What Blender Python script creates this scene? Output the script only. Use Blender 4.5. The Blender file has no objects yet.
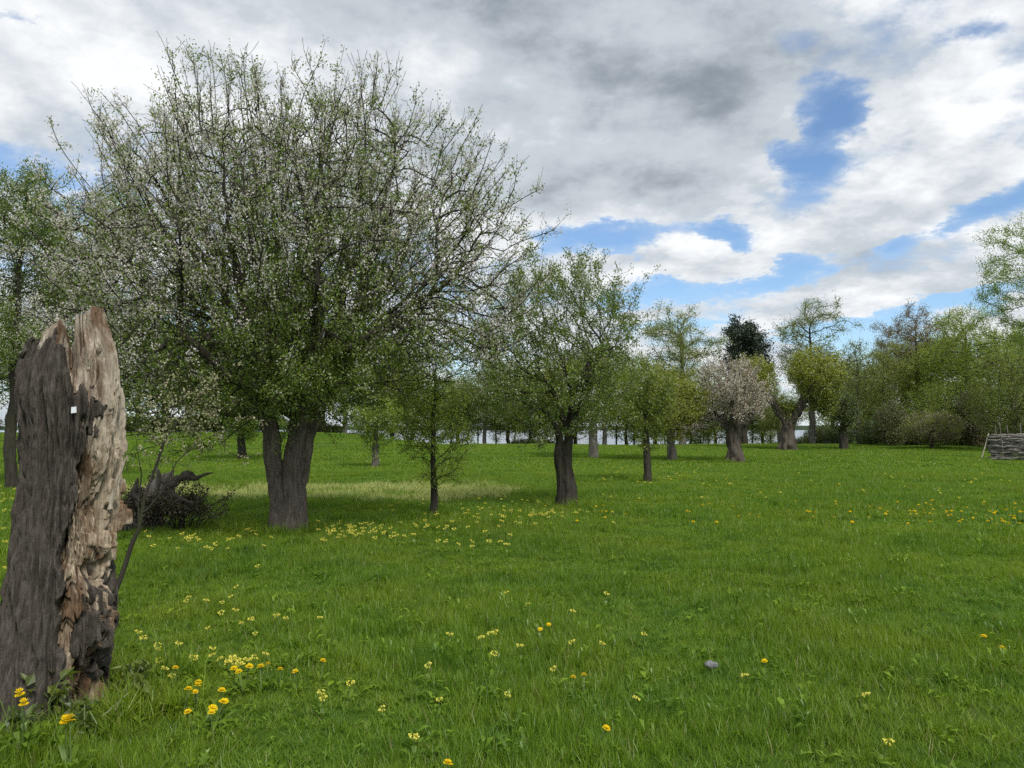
import bpy, math, random
import numpy as np
from mathutils import Vector, Matrix

# ------------------------------------------------------------------ camera, sky, sun, exposure
scene = bpy.context.scene
C = scene.collection
EYE, PITCH, LENS = 1.60, math.radians(3.3), 26.7
FPX = 1024 * LENS / 36.0
cam_data = bpy.data.cameras.new('camera'); cam = bpy.data.objects.new('camera', cam_data); C.objects.link(cam)
cam.location = (0, 0, EYE); cam.rotation_euler = (math.pi / 2 + PITCH, 0, 0)
cam_data.lens = LENS; cam_data.sensor_width = 36; cam_data.clip_start = 0.05; cam_data.clip_end = 9000
scene.camera = cam
scene.view_settings.view_transform = 'Standard'; scene.view_settings.look = 'None'
scene.view_settings.gamma = 1; scene.view_settings.exposure = 0.44
scene.view_settings.use_curve_mapping = False
scene.cycles.use_denoising = False
scene.cycles.max_bounces = 6; scene.cycles.diffuse_bounces = 3; scene.cycles.glossy_bounces = 2
scene.cycles.transmission_bounces = 4; scene.cycles.sample_clamp_indirect = 4

def pix_dir(px, py):
    x = (px - 512) / FPX; z = (384 - py) / FPX
    c, s = math.cos(PITCH), math.sin(PITCH)
    v = Vector((x, c - s * z, s + c * z)); v.normalize(); return v
def pix_azel(px, py):
    v = pix_dir(px, py); return math.atan2(v.x, v.y), math.asin(v.z)

SUN_EL, SUN_AZ = math.radians(50), math.radians(150)     # azimuth from +Y towards +X: behind the viewer's right shoulder, veiled by cloud
sun_data = bpy.data.lights.new('sun', 'SUN'); sun = bpy.data.objects.new('sun', sun_data); C.objects.link(sun)
sun_data.energy = 2.3; sun_data.angle = math.radians(12); sun_data.color = (1.0, 0.95, 0.86)
sd = Vector((math.sin(SUN_AZ) * math.cos(SUN_EL), math.cos(SUN_AZ) * math.cos(SUN_EL), math.sin(SUN_EL)))
sun.rotation_euler = sd.to_track_quat('Z', 'Y').to_euler(); sun.location = (0, 0, 30)

world = bpy.data.worlds.new('World'); scene.world = world; world.use_nodes = True
def build_world():
    nt = world.node_tree; N = nt.nodes; L = nt.links; N.clear()
    def nd(t, **k):
        n = N.new(t)
        for a, b in k.items(): setattr(n, a, b)
        return n
    def put(sock, v):
        if hasattr(v, 'is_linked') or hasattr(v, 'links'): L.new(v, sock)
        else: sock.default_value = v
    def math_(op, a, b=0.0, c=0.0, clamp=False):
        n = nd('ShaderNodeMath', operation=op, use_clamp=clamp)
        put(n.inputs[0], a); put(n.inputs[1], b); put(n.inputs[2], c); return n.outputs[0]
    def vec(op, a, b=(0, 0, 0)):
        n = nd('ShaderNodeVectorMath', operation=op); put(n.inputs[0], a); put(n.inputs[1], b)
        return n.outputs['Value'] if op in ('LENGTH', 'DOT_PRODUCT') else n.outputs[0]
    def comb(x, y, z):
        n = nd('ShaderNodeCombineXYZ'); put(n.inputs[0], x); put(n.inputs[1], y); put(n.inputs[2], z); return n.outputs[0]
    def noise(v, scale, detail=7, rough=0.55, dist=0.0):
        n = nd('ShaderNodeTexNoise'); put(n.inputs['Vector'], v); n.inputs['Scale'].default_value = scale
        n.inputs['Detail'].default_value = detail; n.inputs['Roughness'].default_value = rough
        n.inputs['Distortion'].default_value = dist; return n
    def ramp(v, a, b, lo=0.0, hi=1.0, kind='SMOOTHSTEP'):
        n = nd('ShaderNodeMapRange', interpolation_type=kind); put(n.inputs[0], v)
        n.inputs[1].default_value = a; n.inputs[2].default_value = b; n.inputs[3].default_value = lo; n.inputs[4].default_value = hi
        return n.outputs[0]
    def mix(f, a, b, blend='MIX'):
        n = nd('ShaderNodeMix', data_type='RGBA', blend_type=blend); put(n.inputs[0], f); put(n.inputs[6], a); put(n.inputs[7], b); return n.outputs[2]
    tc = nd('ShaderNodeTexCoord'); d = vec('NORMALIZE', tc.outputs['Generated'])
    sp = nd('ShaderNodeSeparateXYZ'); L.new(d, sp.inputs[0]); x, y, z = sp.outputs
    zc = math_('ADD', math_('MAXIMUM', z, 0.0), 0.24)
    p = comb(math_('DIVIDE', x, zc), math_('DIVIDE', y, zc), 3.7)
    az = math_('ARCTAN2', x, y); el = math_('ARCSINE', z)
    ae = comb(az, el, 0.0)
    w1 = noise(p, 1.3, 5, 0.55); w1v = vec('SUBTRACT', w1.outputs['Color'], (0.5, 0.5, 0.5))
    w2 = noise(p, 4.0, 9, 0.66); w2v = vec('SUBTRACT', w2.outputs['Color'], (0.5, 0.5, 0.5))
    aew = vec('ADD', vec('ADD', ae, vec('MULTIPLY', w1v, (0.16, 0.07, 0))), vec('MULTIPLY', w2v, (0.17, 0.10, 0)))
    def blobs(lst):
        acc = None
        for (px, py, rx, ry, rot, wt) in lst:
            a, e = pix_azel(px, py); a2, e2 = pix_azel(px + 10, py)
            m = nd('ShaderNodeMapping', vector_type='TEXTURE'); L.new(aew, m.inputs[0])
            m.inputs[1].default_value = (a, e, 0); m.inputs[2].default_value = (0, 0, math.radians(rot))
            m.inputs[3].default_value = (rx * abs(a2 - a) / 10, ry / FPX, 1)
            g = ramp(vec('LENGTH', m.outputs[0]), 0.0, 1.6, wt, 0.0)
            acc = g if acc is None else math_('ADD', acc, g)
        return acc
    clear = blobs([(838, 107, 38, 28, 0, -.46), (800, 168, 46, 18, -15, -.38), (812, 45, 20, 24, 0, -.12), (820, 140, 24, 20, 0, -.22), (775, 165, 34, 12, 0, -.14),
                   (1000, 207, 74, 20, 8, -.5), (905, 243, 26, 13, 0, -.3), (990, 18, 40, 12, 0, -.2),
                   (600, 238, 90, 14, 0, -.42), (707, 242, 30, 12, 0, -.4), (765, 276, 56, 16, 8, -.5), (655, 292, 56, 13, 0, -.48),
                   (925, 316, 130, 9, 8, -.42), (870, 345, 70, 24, 0, -.55), (700, 325, 60, 8, 0, -.3), (970, 300, 50, 8, 6, -.36),
                   (28, 10, 36, 8, 0, -.3), (60, 186, 90, 18, 0, -.22), (250, 320, 120, 18, 0, -.3), (-150, 120, 90, 40, 0, -.3), (1180, 60, 70, 50, 0, -.3),
                   (640, 120, 170, 110, 0, .3), (300, 90, 330, 100, 0, .24), (930, 140, 70, 70, 0, .18), (860, 225, 120, 30, 12, .22), (560, 280, 50, 12, 0, .15), (690, 262, 55, 14, 0, .2), (900, 295, 160, 9, 8, .16)])
    base = noise(p, 1.9, 9, 0.58, 0.15).outputs['Fac']
    off = vec('ADD', p, (-0.06, 0.12, 0.0))
    base2 = noise(off, 1.9, 6, 0.58, 0.15).outputs['Fac']
    puff = noise(p, 5.5, 8, 0.62, 0.1).outputs['Fac']
    dens = math_('ADD', math_('ADD', base, clear), math_('MULTIPLY', math_('SUBTRACT', puff, 0.5), 0.55))
    mask = ramp(dens, 0.31, 0.52)
    thin = ramp(dens, 0.10, 0.46)
    relief = math_('SUBTRACT', base, base2)
    dark = blobs([(690, 125, 180, 80, -5, .46), (575, 4, 260, 44, 0, .56), (440, 140, 90, 60, 0, .25), (760, 60, 90, 50, 0, .25), (905, 262, 120, 14, 12, .3),
                  (590, 190, 130, 26, 0, .22), (20, 110, 120, 30, 0, .12), (230, 20, 130, 14, 0, .15), (860, 190, 60, 20, 0, .15),
                  (390, 75, 80, 50, 0, -.22), (90, 75, 160, 50, 0, -.12), (940, 120, 90, 50, 0, -.22), (650, 40, 60, 26, 0, -.2), (770, 218, 110, 22, 10, -.25), (680, 262, 60, 16, 0, -.2), (500, 222, 60, 18, 0, -.25)])
    thick = ramp(base, 0.45, 0.78)
    sh = math_('ADD', math_('ADD', math_('MULTIPLY', thick, 0.26), dark), math_('MULTIPLY', relief, -2.3))
    sh = math_('ADD', sh, 0.30)
    sh = math_('ADD', sh, math_('MULTIPLY', math_('SUBTRACT', puff, 0.5), -1.3))
    K = 10.0 / 1.5
    c1 = mix(ramp(sh, 0.0, 0.5, kind='LINEAR'), (0.73 * K, 0.745 * K, 0.76 * K, 1), (0.45 * K, 0.49 * K, 0.53 * K, 1))
    col = mix(ramp(sh, 0.45, 1.3), c1, (0.20 * K, 0.232 * K, 0.268 * K, 1))
    sky = nd('ShaderNodeTexSky', sky_type='NISHITA'); sky.sun_disc = False
    sky.sun_elevation = SUN_EL; sky.sun_rotation = SUN_AZ; sky.air_density = 1.0; sky.dust_density = 0.2; sky.ozone_density = 3.0
    lowhaze = math_('MULTIPLY', ramp(z, 0.0, 0.10, 1.0, 0.0), 0.75)
    veil = mix(math_('MAXIMUM', math_('MULTIPLY', thin, 0.30), lowhaze), mix(1.0, sky.outputs[0], (0.68, 0.73, 0.77, 1), 'MULTIPLY'), (0.54 * K, 0.61 * K, 0.68 * K, 1))
    final = mix(mask, veil, col)
    low = mix(ramp(z, -0.02, 0.0), (0.12 * K, 0.15 * K, 0.12 * K, 1), final)
    bg = nd('ShaderNodeBackground'); L.new(low, bg.inputs[0]); bg.inputs[1].default_value = 0.15
    out = nd('ShaderNodeOutputWorld'); L.new(bg.outputs[0], out.inputs[0])
    world.cycles.sampling_method = 'MANUAL'; world.cycles.sample_map_resolution = 512
build_world()

# ------------------------------------------------------------------ helpers
rng = np.random.default_rng(11)
def _hash(i, j, k, seed):
    n = (i.astype(np.int64) * 374761393 + j.astype(np.int64) * 668265263 + k.astype(np.int64) * 2147483647 + seed * 1274126177) & 0xffffffff
    n = ((n ^ (n >> 13)) * 1274126177) & 0xffffffff
    return ((n ^ (n >> 16)) & 0xffff) / 65535.0
def vnoise(p, seed=0):
    """value noise in 0..1 at points p (n,3)"""
    p = np.asarray(p, float); i = np.floor(p).astype(np.int64); f = p - i; f = f * f * (3 - 2 * f)
    r = 0
    for a in (0, 1):
        wa = f[:, 0] if a else 1 - f[:, 0]
        for b in (0, 1):
            wb = f[:, 1] if b else 1 - f[:, 1]
            for c in (0, 1):
                wc = f[:, 2] if c else 1 - f[:, 2]
                r = r + wa * wb * wc * _hash(i[:, 0] + a, i[:, 1] + b, i[:, 2] + c, seed)
    return r
def fbm(p, oct=4, seed=0, gain=0.5):
    p = np.asarray(p, float); s = 0; a = 1.0; t = 0
    for o in range(oct):
        s = s + a * vnoise(p * (2.03 ** o) + 17.3 * o, seed + o); t += a; a *= gain
    return s / t
def sstep(x, a, b):
    t = np.clip((np.asarray(x, float) - a) / (b - a), 0, 1); return t * t * (3 - 2 * t)

def mesh_np(name, verts, faces, attrs=None, smooth=False, mat_idx=None, uniform=None):
    """faces: (n,3)/(n,4) array or list of such arrays"""
    me = bpy.data.meshes.new(name)
    if not isinstance(faces, list): faces = [faces]
    faces = [np.asarray(f, np.int32) for f in faces if len(f)]
    verts = np.asarray(verts, np.float32)
    loops = np.concatenate([f.ravel() for f in faces]) if faces else np.zeros(0, np.int32)
    sizes = np.concatenate([np.full(len(f), f.shape[1], np.int32) for f in faces]) if faces else np.zeros(0, np.int32)
    starts = np.concatenate([[0], np.cumsum(sizes)[:-1]]).astype(np.int32) if len(sizes) else np.zeros(0, np.int32)
    me.vertices.add(len(verts)); me.vertices.foreach_set('co', verts.ravel())
    if len(sizes):
        me.loops.add(len(loops)); me.loops.foreach_set('vertex_index', loops)
        me.polygons.add(len(sizes)); me.polygons.foreach_set('loop_start', starts); me.polygons.foreach_set('loop_total', sizes)
        me.polygons.foreach_set('use_smooth', np.full(len(sizes), smooth, bool))
        if mat_idx is not None: me.polygons.foreach_set('material_index', np.asarray(mat_idx, np.int32))
    for k, v in (attrs or {}).items():
        a = me.attributes.new(k, 'FLOAT', 'POINT'); a.data.foreach_set('value', np.asarray(v, np.float32))
    me.update(calc_edges=True); me.validate(); return me

def link(name, me, mat=None, parent=None, loc=None):
    o = bpy.data.objects.new(name, me); C.objects.link(o)
    if mat is not None and me is not None:
        me.materials.clear()
        for m in (mat if isinstance(mat, (list, tuple)) else [mat]): me.materials.append(m)
    if parent is not None: o.parent = parent
    if loc is not None: o.location = loc
    return o
def thing(name, label, cat, loc=(0, 0, 0), rz=0.0, scale=1.0, group=None):
    o = bpy.data.objects.new(name, None); C.objects.link(o); o.empty_display_size = 0.2
    o.location = loc; o.rotation_euler = (0, 0, rz); o.scale = (scale,) * 3
    tag(o, label, cat, group); return o
def tag(o, label, cat, group=None):
    o['label'] = label; o['category'] = cat
    if group: o['group'] = group
    return o
def copy_thing(src, label, loc, rz=0.0, scale=(1, 1, 1), group=None):
    r = src.copy(); C.objects.link(r); r.location = loc; r.rotation_euler = (0, 0, rz)
    r.scale = scale if isinstance(scale, tuple) else (scale,) * 3
    r['label'] = label
    if 'group' in r.keys(): del r['group']
    if group: r['group'] = group
    for ch in src.children:
        c = ch.copy(); C.objects.link(c); c.parent = r
        for g in ch.children:
            e = g.copy(); C.objects.link(e); e.parent = c
    return r

# ------------------------------------------------------------------ terrain
def H(x, y):
    x = np.asarray(x, float); y = np.asarray(y, float)
    pts = np.stack([np.ravel(x), np.ravel(y), np.zeros(x.size)], 1)
    und = (fbm(pts * 0.09, 3, 5) - 0.5).reshape(x.shape)
    fine = (fbm(pts * 0.55, 3, 9) - 0.5).reshape(x.shape)
    r = np.hypot(x, y)
    h = und * 0.5 * sstep(r, 4, 22) + fine * 0.10 * sstep(r, 2, 8)
    # the meadow falls away to the lake beyond its far rim; the wood on the right stays high
    ang = x / np.maximum(y, 1.0)
    rim = 66 + 38 * sstep(-ang, 0.10, 0.35)
    right = sstep(ang, 0.36, 0.52)
    h = h - 4.6 * sstep(y, rim, rim + 46) * (1 - right) * (1 - sstep(r, 400, 401) * 0)
    # shallow hollow with tall grass
    h = h - 0.22 * np.exp(-(((x + 4.6) / 5.5) ** 2 + ((y - 20) / 3.2) ** 2))
    h = h + 0.95 * sstep(-ang, 0.05, 0.28) * sstep(y, 24, 80)
    return h
def h1(x, y): return float(H(np.array([x]), np.array([y]))[0])
def G(px, py, zoff=0.0):
    """ground point seen at a pixel (zoff: height of the seen point over the ground)"""
    v = pix_dir(px, py); h = 0.0
    for _ in range(7):
        t = min((EYE - zoff - h) / max(-v.z, 1e-3), 300.0); h = h1(v.x * t, v.y * t)
    return Vector((v.x * t, v.y * t, h))
def AT(px, dist):
    """ground point in the direction of a pixel column at depth dist along the view"""
    x = (px - 512) / FPX * dist
    return Vector((x, dist, h1(x, dist)))
def height_at(py, depth):
    v = pix_dir(512, py); return EYE + v.z / v.y * depth

# ------------------------------------------------------------------ materials
def new_mat(name):
    m = bpy.data.materials.new(name); m.use_nodes = True; nt = m.node_tree; nt.nodes.clear(); return m, nt
class NB:
    def __init__(s, nt): s.nt = nt; s.N = nt.nodes; s.L = nt.links
    def n(s, t, **k):
        q = s.N.new(t)
        for a, b in k.items(): setattr(q, a, b)
        return q
    def put(s, sock, v):
        if hasattr(v, 'links'): s.L.new(v, sock)
        else: sock.default_value = v
    def math(s, op, a, b=0.0, clamp=False):
        q = s.n('ShaderNodeMath', operation=op, use_clamp=clamp); s.put(q.inputs[0], a); s.put(q.inputs[1], b); return q.outputs[0]
    def mix(s, f, a, b, blend='MIX'):
        q = s.n('ShaderNodeMix', data_type='RGBA', blend_type=blend); s.put(q.inputs[0], f); s.put(q.inputs[6], a); s.put(q.inputs[7], b); return q.outputs[2]
    def attr(s, name): return s.n('ShaderNodeAttribute', attribute_name=name).outputs['Fac']
    def noise(s, v, scale, detail=4, rough=0.55, dist=0.0):
        q = s.n('ShaderNodeTexNoise'); s.put(q.inputs['Vector'], v); q.inputs['Scale'].default_value = scale
        q.inputs['Detail'].default_value = detail; q.inputs['Roughness'].default_value = rough; q.inputs['Distortion'].default_value = dist; return q.outputs['Fac']
    def ramp(s, v, a, b, lo=0.0, hi=1.0):
        q = s.n('ShaderNodeMapRange'); s.put(q.inputs[0], v); q.inputs[1].default_value = a; q.inputs[2].default_value = b
        q.inputs[3].default_value = lo; q.inputs[4].default_value = hi; return q.outputs[0]
    def scale(s, v, sc):
        q = s.n('ShaderNodeMapping'); s.put(q.inputs[0], v); q.inputs[3].default_value = sc; return q.outputs[0]
    def bump(s, h, strength, dist):
        q = s.n('ShaderNodeBump'); q.inputs['Strength'].default_value = strength; q.inputs['Distance'].default_value = dist; s.put(q.inputs['Height'], h); return q.outputs[0]
    def out(s, sh): s.L.new(sh, s.n('ShaderNodeOutputMaterial').inputs[0])
    def principled(s, col, rough=0.8, normal=None, spec=0.3):
        q = s.n('ShaderNodeBsdfPrincipled'); s.put(q.inputs['Base Color'], col); s.put(q.inputs['Roughness'], rough)
        q.inputs['Specular IOR Level'].default_value = spec
        if normal is not None: s.L.new(normal, q.inputs['Normal'])
        return q.outputs[0]
def rgb(*c): return (c[0], c[1], c[2], 1.0)

def leaf_mat(name, dark, light, transl=0.35, warm=None, gloss=0.06, spread=0.25):
    m, nt = new_mat(name); b = NB(nt)
    v = b.attr('v')
    col = b.mix(v, rgb(*dark), rgb(*light))
    if warm: col = b.mix(b.ramp(v, 0.86, 0.9), col, rgb(*warm))
    oi = b.n('ShaderNodeObjectInfo').outputs['Random']
    col = b.mix(1.0, col, b.mix(oi, rgb(1 - spread, 1 - spread * .6, 1 - spread, 1), rgb(1 + spread, 1 + spread * .6, 1.0)), 'MULTIPLY')
    d = b.n('ShaderNodeBsdfDiffuse'); b.L.new(col, d.inputs[0])
    t = b.n('ShaderNodeBsdfTranslucent'); b.L.new(b.mix(1.0, col, rgb(1.0, 1.15, 0.6), 'MULTIPLY'), t.inputs[0])
    ms = b.n('ShaderNodeMixShader'); ms.inputs[0].default_value = transl; b.L.new(d.outputs[0], ms.inputs[1]); b.L.new(t.outputs[0], ms.inputs[2])
    g = b.n('ShaderNodeBsdfGlossy'); g.inputs['Roughness'].default_value = 0.45; g.inputs[0].default_value = rgb(.8, .85, .9)
    m2 = b.n('ShaderNodeMixShader'); m2.inputs[0].default_value = gloss; b.L.new(ms.outputs[0], m2.inputs[1]); b.L.new(g.outputs[0], m2.inputs[2])
    b.out(m2.outputs[0]); return m
def bark_mat(name, c1, c2, scale=14.0, moss=None):
    m, nt = new_mat(name); b = NB(nt)
    oc = b.n('ShaderNodeTexCoord').outputs['Object']
    st = b.scale(oc, (1, 1, 0.22))
    n1 = b.noise(st, scale, 6, 0.65, 0.6); n2 = b.noise(oc, scale * 0.3, 4); n3 = b.noise(oc, scale * 6, 3)
    col = b.mix(b.ramp(n1, 0.3, 0.7), rgb(*c1), rgb(*c2))
    col = b.mix(b.ramp(n2, 0.35, 0.75, 0, 0.5), col, rgb(*(0.6 * (p + q) for p, q in zip(c1, c2))))
    if moss: col = b.mix(b.ramp(b.noise(oc, 3.0, 5), 0.5, 0.66, 0, 0.7), col, rgb(*moss))
    h = b.math('ADD', n1, b.math('MULTIPLY', n3, 0.25))
    b.out(b.principled(col, 0.9, b.bump(h, 0.9, 0.03), 0.15)); return m

M = {}
M['bark_apple'] = bark_mat('bark_apple', (0.040, 0.034, 0.028), (0.23, 0.195, 0.16), 24)
M['bark_dark'] = bark_mat('bark_dark', (0.020, 0.018, 0.014), (0.07, 0.062, 0.05), 12, (0.04, 0.05, 0.02))
M['bark_grey'] = bark_mat('bark_grey', (0.05, 0.046, 0.038), (0.17, 0.158, 0.135), 8, (0.07, 0.08, 0.045))
M['bark_pollard'] = bark_mat('bark_pollard', (0.034, 0.028, 0.022), (0.14, 0.118, 0.094), 9)
M['twig'] = bark_mat('twig', (0.03, 0.026, 0.022), (0.075, 0.065, 0.055), 30)
M['twig_brown'] = bark_mat('twig_brown', (0.06, 0.045, 0.03), (0.13, 0.10, 0.07), 30)
M['leaf_apple'] = leaf_mat('leaf_apple', (0.13, 0.175, 0.026), (0.33, 0.405, 0.06), 0.5)
M['blossom'] = leaf_mat('blossom', (0.50, 0.43, 0.45), (0.84, 0.79, 0.80), 0.40, gloss=0.0, spread=0.0)
M['leaf_fresh'] = leaf_mat('leaf_fresh', (0.16, 0.22, 0.028), (0.39, 0.48, 0.065), 0.52)
M['leaf_deep'] = leaf_mat('leaf_deep', (0.10, 0.15, 0.024), (0.27, 0.35, 0.055), 0.5)
M['leaf_yellow'] = leaf_mat('leaf_yellow', (0.17, 0.19, 0.025), (0.38, 0.41, 0.06), 0.5)
M['leaf_dark'] = leaf_mat('leaf_dark', (0.08, 0.11, 0.02), (0.20, 0.25, 0.045), 0.45)
M['leaf_far'] = leaf_mat('leaf_far', (0.15, 0.19, 0.05), (0.32, 0.37, 0.10), 0.5)
M['leaf_mid'] = leaf_mat('leaf_mid', (0.18, 0.24, 0.028), (0.42, 0.50, 0.065), 0.52)
M['needle'] = leaf_mat('needle', (0.012, 0.026, 0.014), (0.04, 0.065, 0.03), 0.15)
M['bud_brown'] = leaf_mat('bud_brown', (0.14, 0.105, 0.065), (0.30, 0.235, 0.155), 0.35, spread=0.1)
M['blossom_old'] = leaf_mat('blossom_old', (0.42, 0.345, 0.34), (0.80, 0.72, 0.72), 0.4, gloss=0.0, spread=0.0)
M['leaf_bud'] = leaf_mat('leaf_bud', (0.16, 0.17, 0.06), (0.48, 0.43, 0.26), 0.35, spread=0.0)
M['leaf_brush'] = leaf_mat('leaf_brush', (0.045, 0.038, 0.02), (0.14, 0.115, 0.055), 0.3, spread=0.0)

def grass_mat(name, dark, light, straw, straw_amt, patchy=1.0):
    m, nt = new_mat(name); b = NB(nt)
    v = b.attr('v'); geo = b.n('ShaderNodeNewGeometry').outputs['Position']
    col = b.mix(v, rgb(*dark), rgb(*light))
    n1 = b.noise(geo, 0.55, 5, 0.6); n2 = b.noise(geo, 0.16, 3); n4 = b.noise(geo, 2.6, 4, 0.6)
    col = b.mix(b.ramp(n4, 0.46, 0.64, 0, 0.8 * patchy), col, b.mix(1.0, col, rgb(0.50, 0.66, 0.75), 'MULTIPLY'))
    col = b.mix(b.ramp(n1, 0.42, 0.68, 0, 0.75 * patchy), col, b.mix(v, rgb(dark[0] * 1.5, dark[1] * 1.15, dark[2]), rgb(light[0] * 1.35, light[1] * 1.08, light[2])))
    col = b.mix(b.ramp(n2, 0.35, 0.65, 0, 0.55 * patchy), col, b.mix(1.0, col, rgb(0.72, 0.82, 0.85), 'MULTIPLY'))
    col = b.mix(b.ramp(b.attr('s'), 1 - straw_amt - 0.01, 1 - straw_amt), col, rgb(*straw))
    d = b.n('ShaderNodeBsdfDiffuse'); b.L.new(col, d.inputs[0])
    t = b.n('ShaderNodeBsdfTranslucent'); b.L.new(b.mix(1.0, col, rgb(1.0, 1.1, 0.6), 'MULTIPLY'), t.inputs[0])
    ms = b.n('ShaderNodeMixShader'); ms.inputs[0].default_value = 0.45; b.L.new(d.outputs[0], ms.inputs[1]); b.L.new(t.outputs[0], ms.inputs[2])
    g = b.n('ShaderNodeBsdfGlossy'); g.inputs['Roughness'].default_value = 0.38; g.inputs[0].default_value = rgb(.8, .9, .85)
    m2 = b.n('ShaderNodeMixShader'); m2.inputs[0].default_value = 0.022; b.L.new(ms.outputs[0], m2.inputs[1]); b.L.new(g.outputs[0], m2.inputs[2])
    b.out(m2.outputs[0]); return m
M['grass'] = grass_mat('grass', (0.096, 0.182, 0.013), (0.255, 0.395, 0.032), (0.34, 0.30, 0.14), 0.03)
M['grass_tall'] = grass_mat('grass_tall', (0.06, 0.13, 0.02), (0.15, 0.24, 0.05), (0.56, 0.56, 0.22), 0.48, 0.3)

def ground_mat():
    m, nt = new_mat('meadow_ground'); b = NB(nt)
    geo = b.n('ShaderNodeNewGeometry').outputs['Position']
    n0 = b.noise(geo, 9.0, 6, 0.7); n1 = b.noise(geo, 0.55, 5, 0.6); n2 = b.noise(geo, 0.16, 3); n3 = b.noise(geo, 45, 3, 0.7)
    col = b.mix(b.ramp(n0, 0.3, 0.7), rgb(0.040, 0.085, 0.008), rgb(0.08, 0.15, 0.014))
    col = b.mix(b.ramp(n1, 0.42, 0.68, 0, 0.6), col, rgb(0.075, 0.115, 0.018))
    col = b.mix(b.ramp(n2, 0.35, 0.65, 0, 0.5), col, b.mix(1.0, col, rgb(0.75, 0.85, 0.85), 'MULTIPLY'))
    # bare soil between the blades close by
    col = b.mix(b.ramp(n3, 0.55, 0.75, 0, 0.5), col, rgb(0.035, 0.032, 0.016))
    b.out(b.principled(col, 0.95, b.bump(b.math('ADD', n0, n3), 0.7, 0.06), 0.1)); return m
M['ground'] = ground_mat()
def simple_mat(name, col, rough=0.8, spec=0.3, n=None):
    m, nt = new_mat(name); b = NB(nt)
    c = rgb(*col); nrm = None
    if n:
        oc = b.n('ShaderNodeTexCoord').outputs['Object']; f = b.noise(oc, n[0], 4)
        c = b.mix(b.ramp(f, 0.3, 0.7), c, rgb(*n[1])); nrm = b.bump(f, 0.5, n[2] if len(n) > 2 else 0.01)
    b.out(b.principled(c, rough, nrm, spec)); return m

# ground sheet: polar grid, fine close by, reaching the horizon
def build_ground():
    rad = np.concatenate([np.linspace(0.0, 3, 8)[1:], np.geomspace(3.15, 240, 230), np.geomspace(260, 7000, 24)])
    na = 300; th = np.linspace(0, 2 * np.pi, na, endpoint=False)
    R, T = np.meshgrid(rad, th, indexing='ij')
    X = np.sin(T) * R; Y = np.cos(T) * R; Z = H(X, Y)
    Z = np.where(R > 400, np.where(Y > 0, -9.0, 0.0), Z)
    v = np.stack([X.ravel(), Y.ravel(), Z.ravel()], 1)
    nr = len(rad); i = np.arange(nr - 1)[:, None] * na; j = np.arange(na)[None]; j2 = (j + 1) % na
    f = np.stack([(i + j).ravel(), (i + na + j).ravel(), (i + na + j2).ravel(), (i + j2).ravel()], 1)[:, ::-1]
    v = np.vstack([v, [[0, 0, h1(0, 0)]]]); c = len(v) - 1
    f3 = np.stack([np.full(na, c), np.arange(na), (np.arange(na) + 1) % na], 1)[:, ::-1]
    o = link('meadow_ground', mesh_np('meadow_ground', v, [f, f3], smooth=True), M['ground']); o['kind'] = 'structure'
build_ground()
def build_lake():
    m, nt = new_mat('lake_water'); b = NB(nt)
    geo = b.n('ShaderNodeNewGeometry').outputs['Position']
    n = b.noise(b.scale(geo, (1, 2.2, 1)), 0.9, 5, 0.6)
    b.out(b.principled(rgb(0.05, 0.08, 0.10), 0.16, b.bump(n, 0.25, 0.25), 0.6))
    v = [(-3000, 92, -2.9), (3000, 92, -2.9), (3000, 5200, -2.9), (-3000, 5200, -2.9)]
    o = link('lake', mesh_np('lake', v, np.array([[0, 1, 2, 3]])), m); o['kind'] = 'structure'
    # far wooded shore
    n = 420; xs = np.linspace(-2400, 2400, n)
    top = 1.0 + 0.45 * (5 + 12 * fbm(np.stack([xs * 0.012, xs * 0, xs * 0], 1), 5, 3, 0.65) + 8 * fbm(np.stack([xs * 0.0015, xs * 0, xs * 0], 1), 2, 8))
    prof = [(0, 0.0), (6, 0.75), (30, 1.0), (160, 1.15), (420, 0.0)]
    vs = []
    for (dy, k) in prof: vs.append(np.stack([xs, 1500 + dy + 0 * xs, -3.2 + top * k], 1))
    v = np.concatenate(vs); f = []
    for r in range(len(prof) - 1):
        a = np.arange(n - 1) + r * n; f.append(np.stack([a, a + 1, a + 1 + n, a + n], 1))
    o = link('far_shore', mesh_np('far_shore', v, np.concatenate(f)), simple_mat('far_shore', (0.03, 0.05, 0.03), 0.95, 0.1, (0.05, (0.06, 0.08, 0.05), 1.0))); o['kind'] = 'structure'
build_lake()

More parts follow.
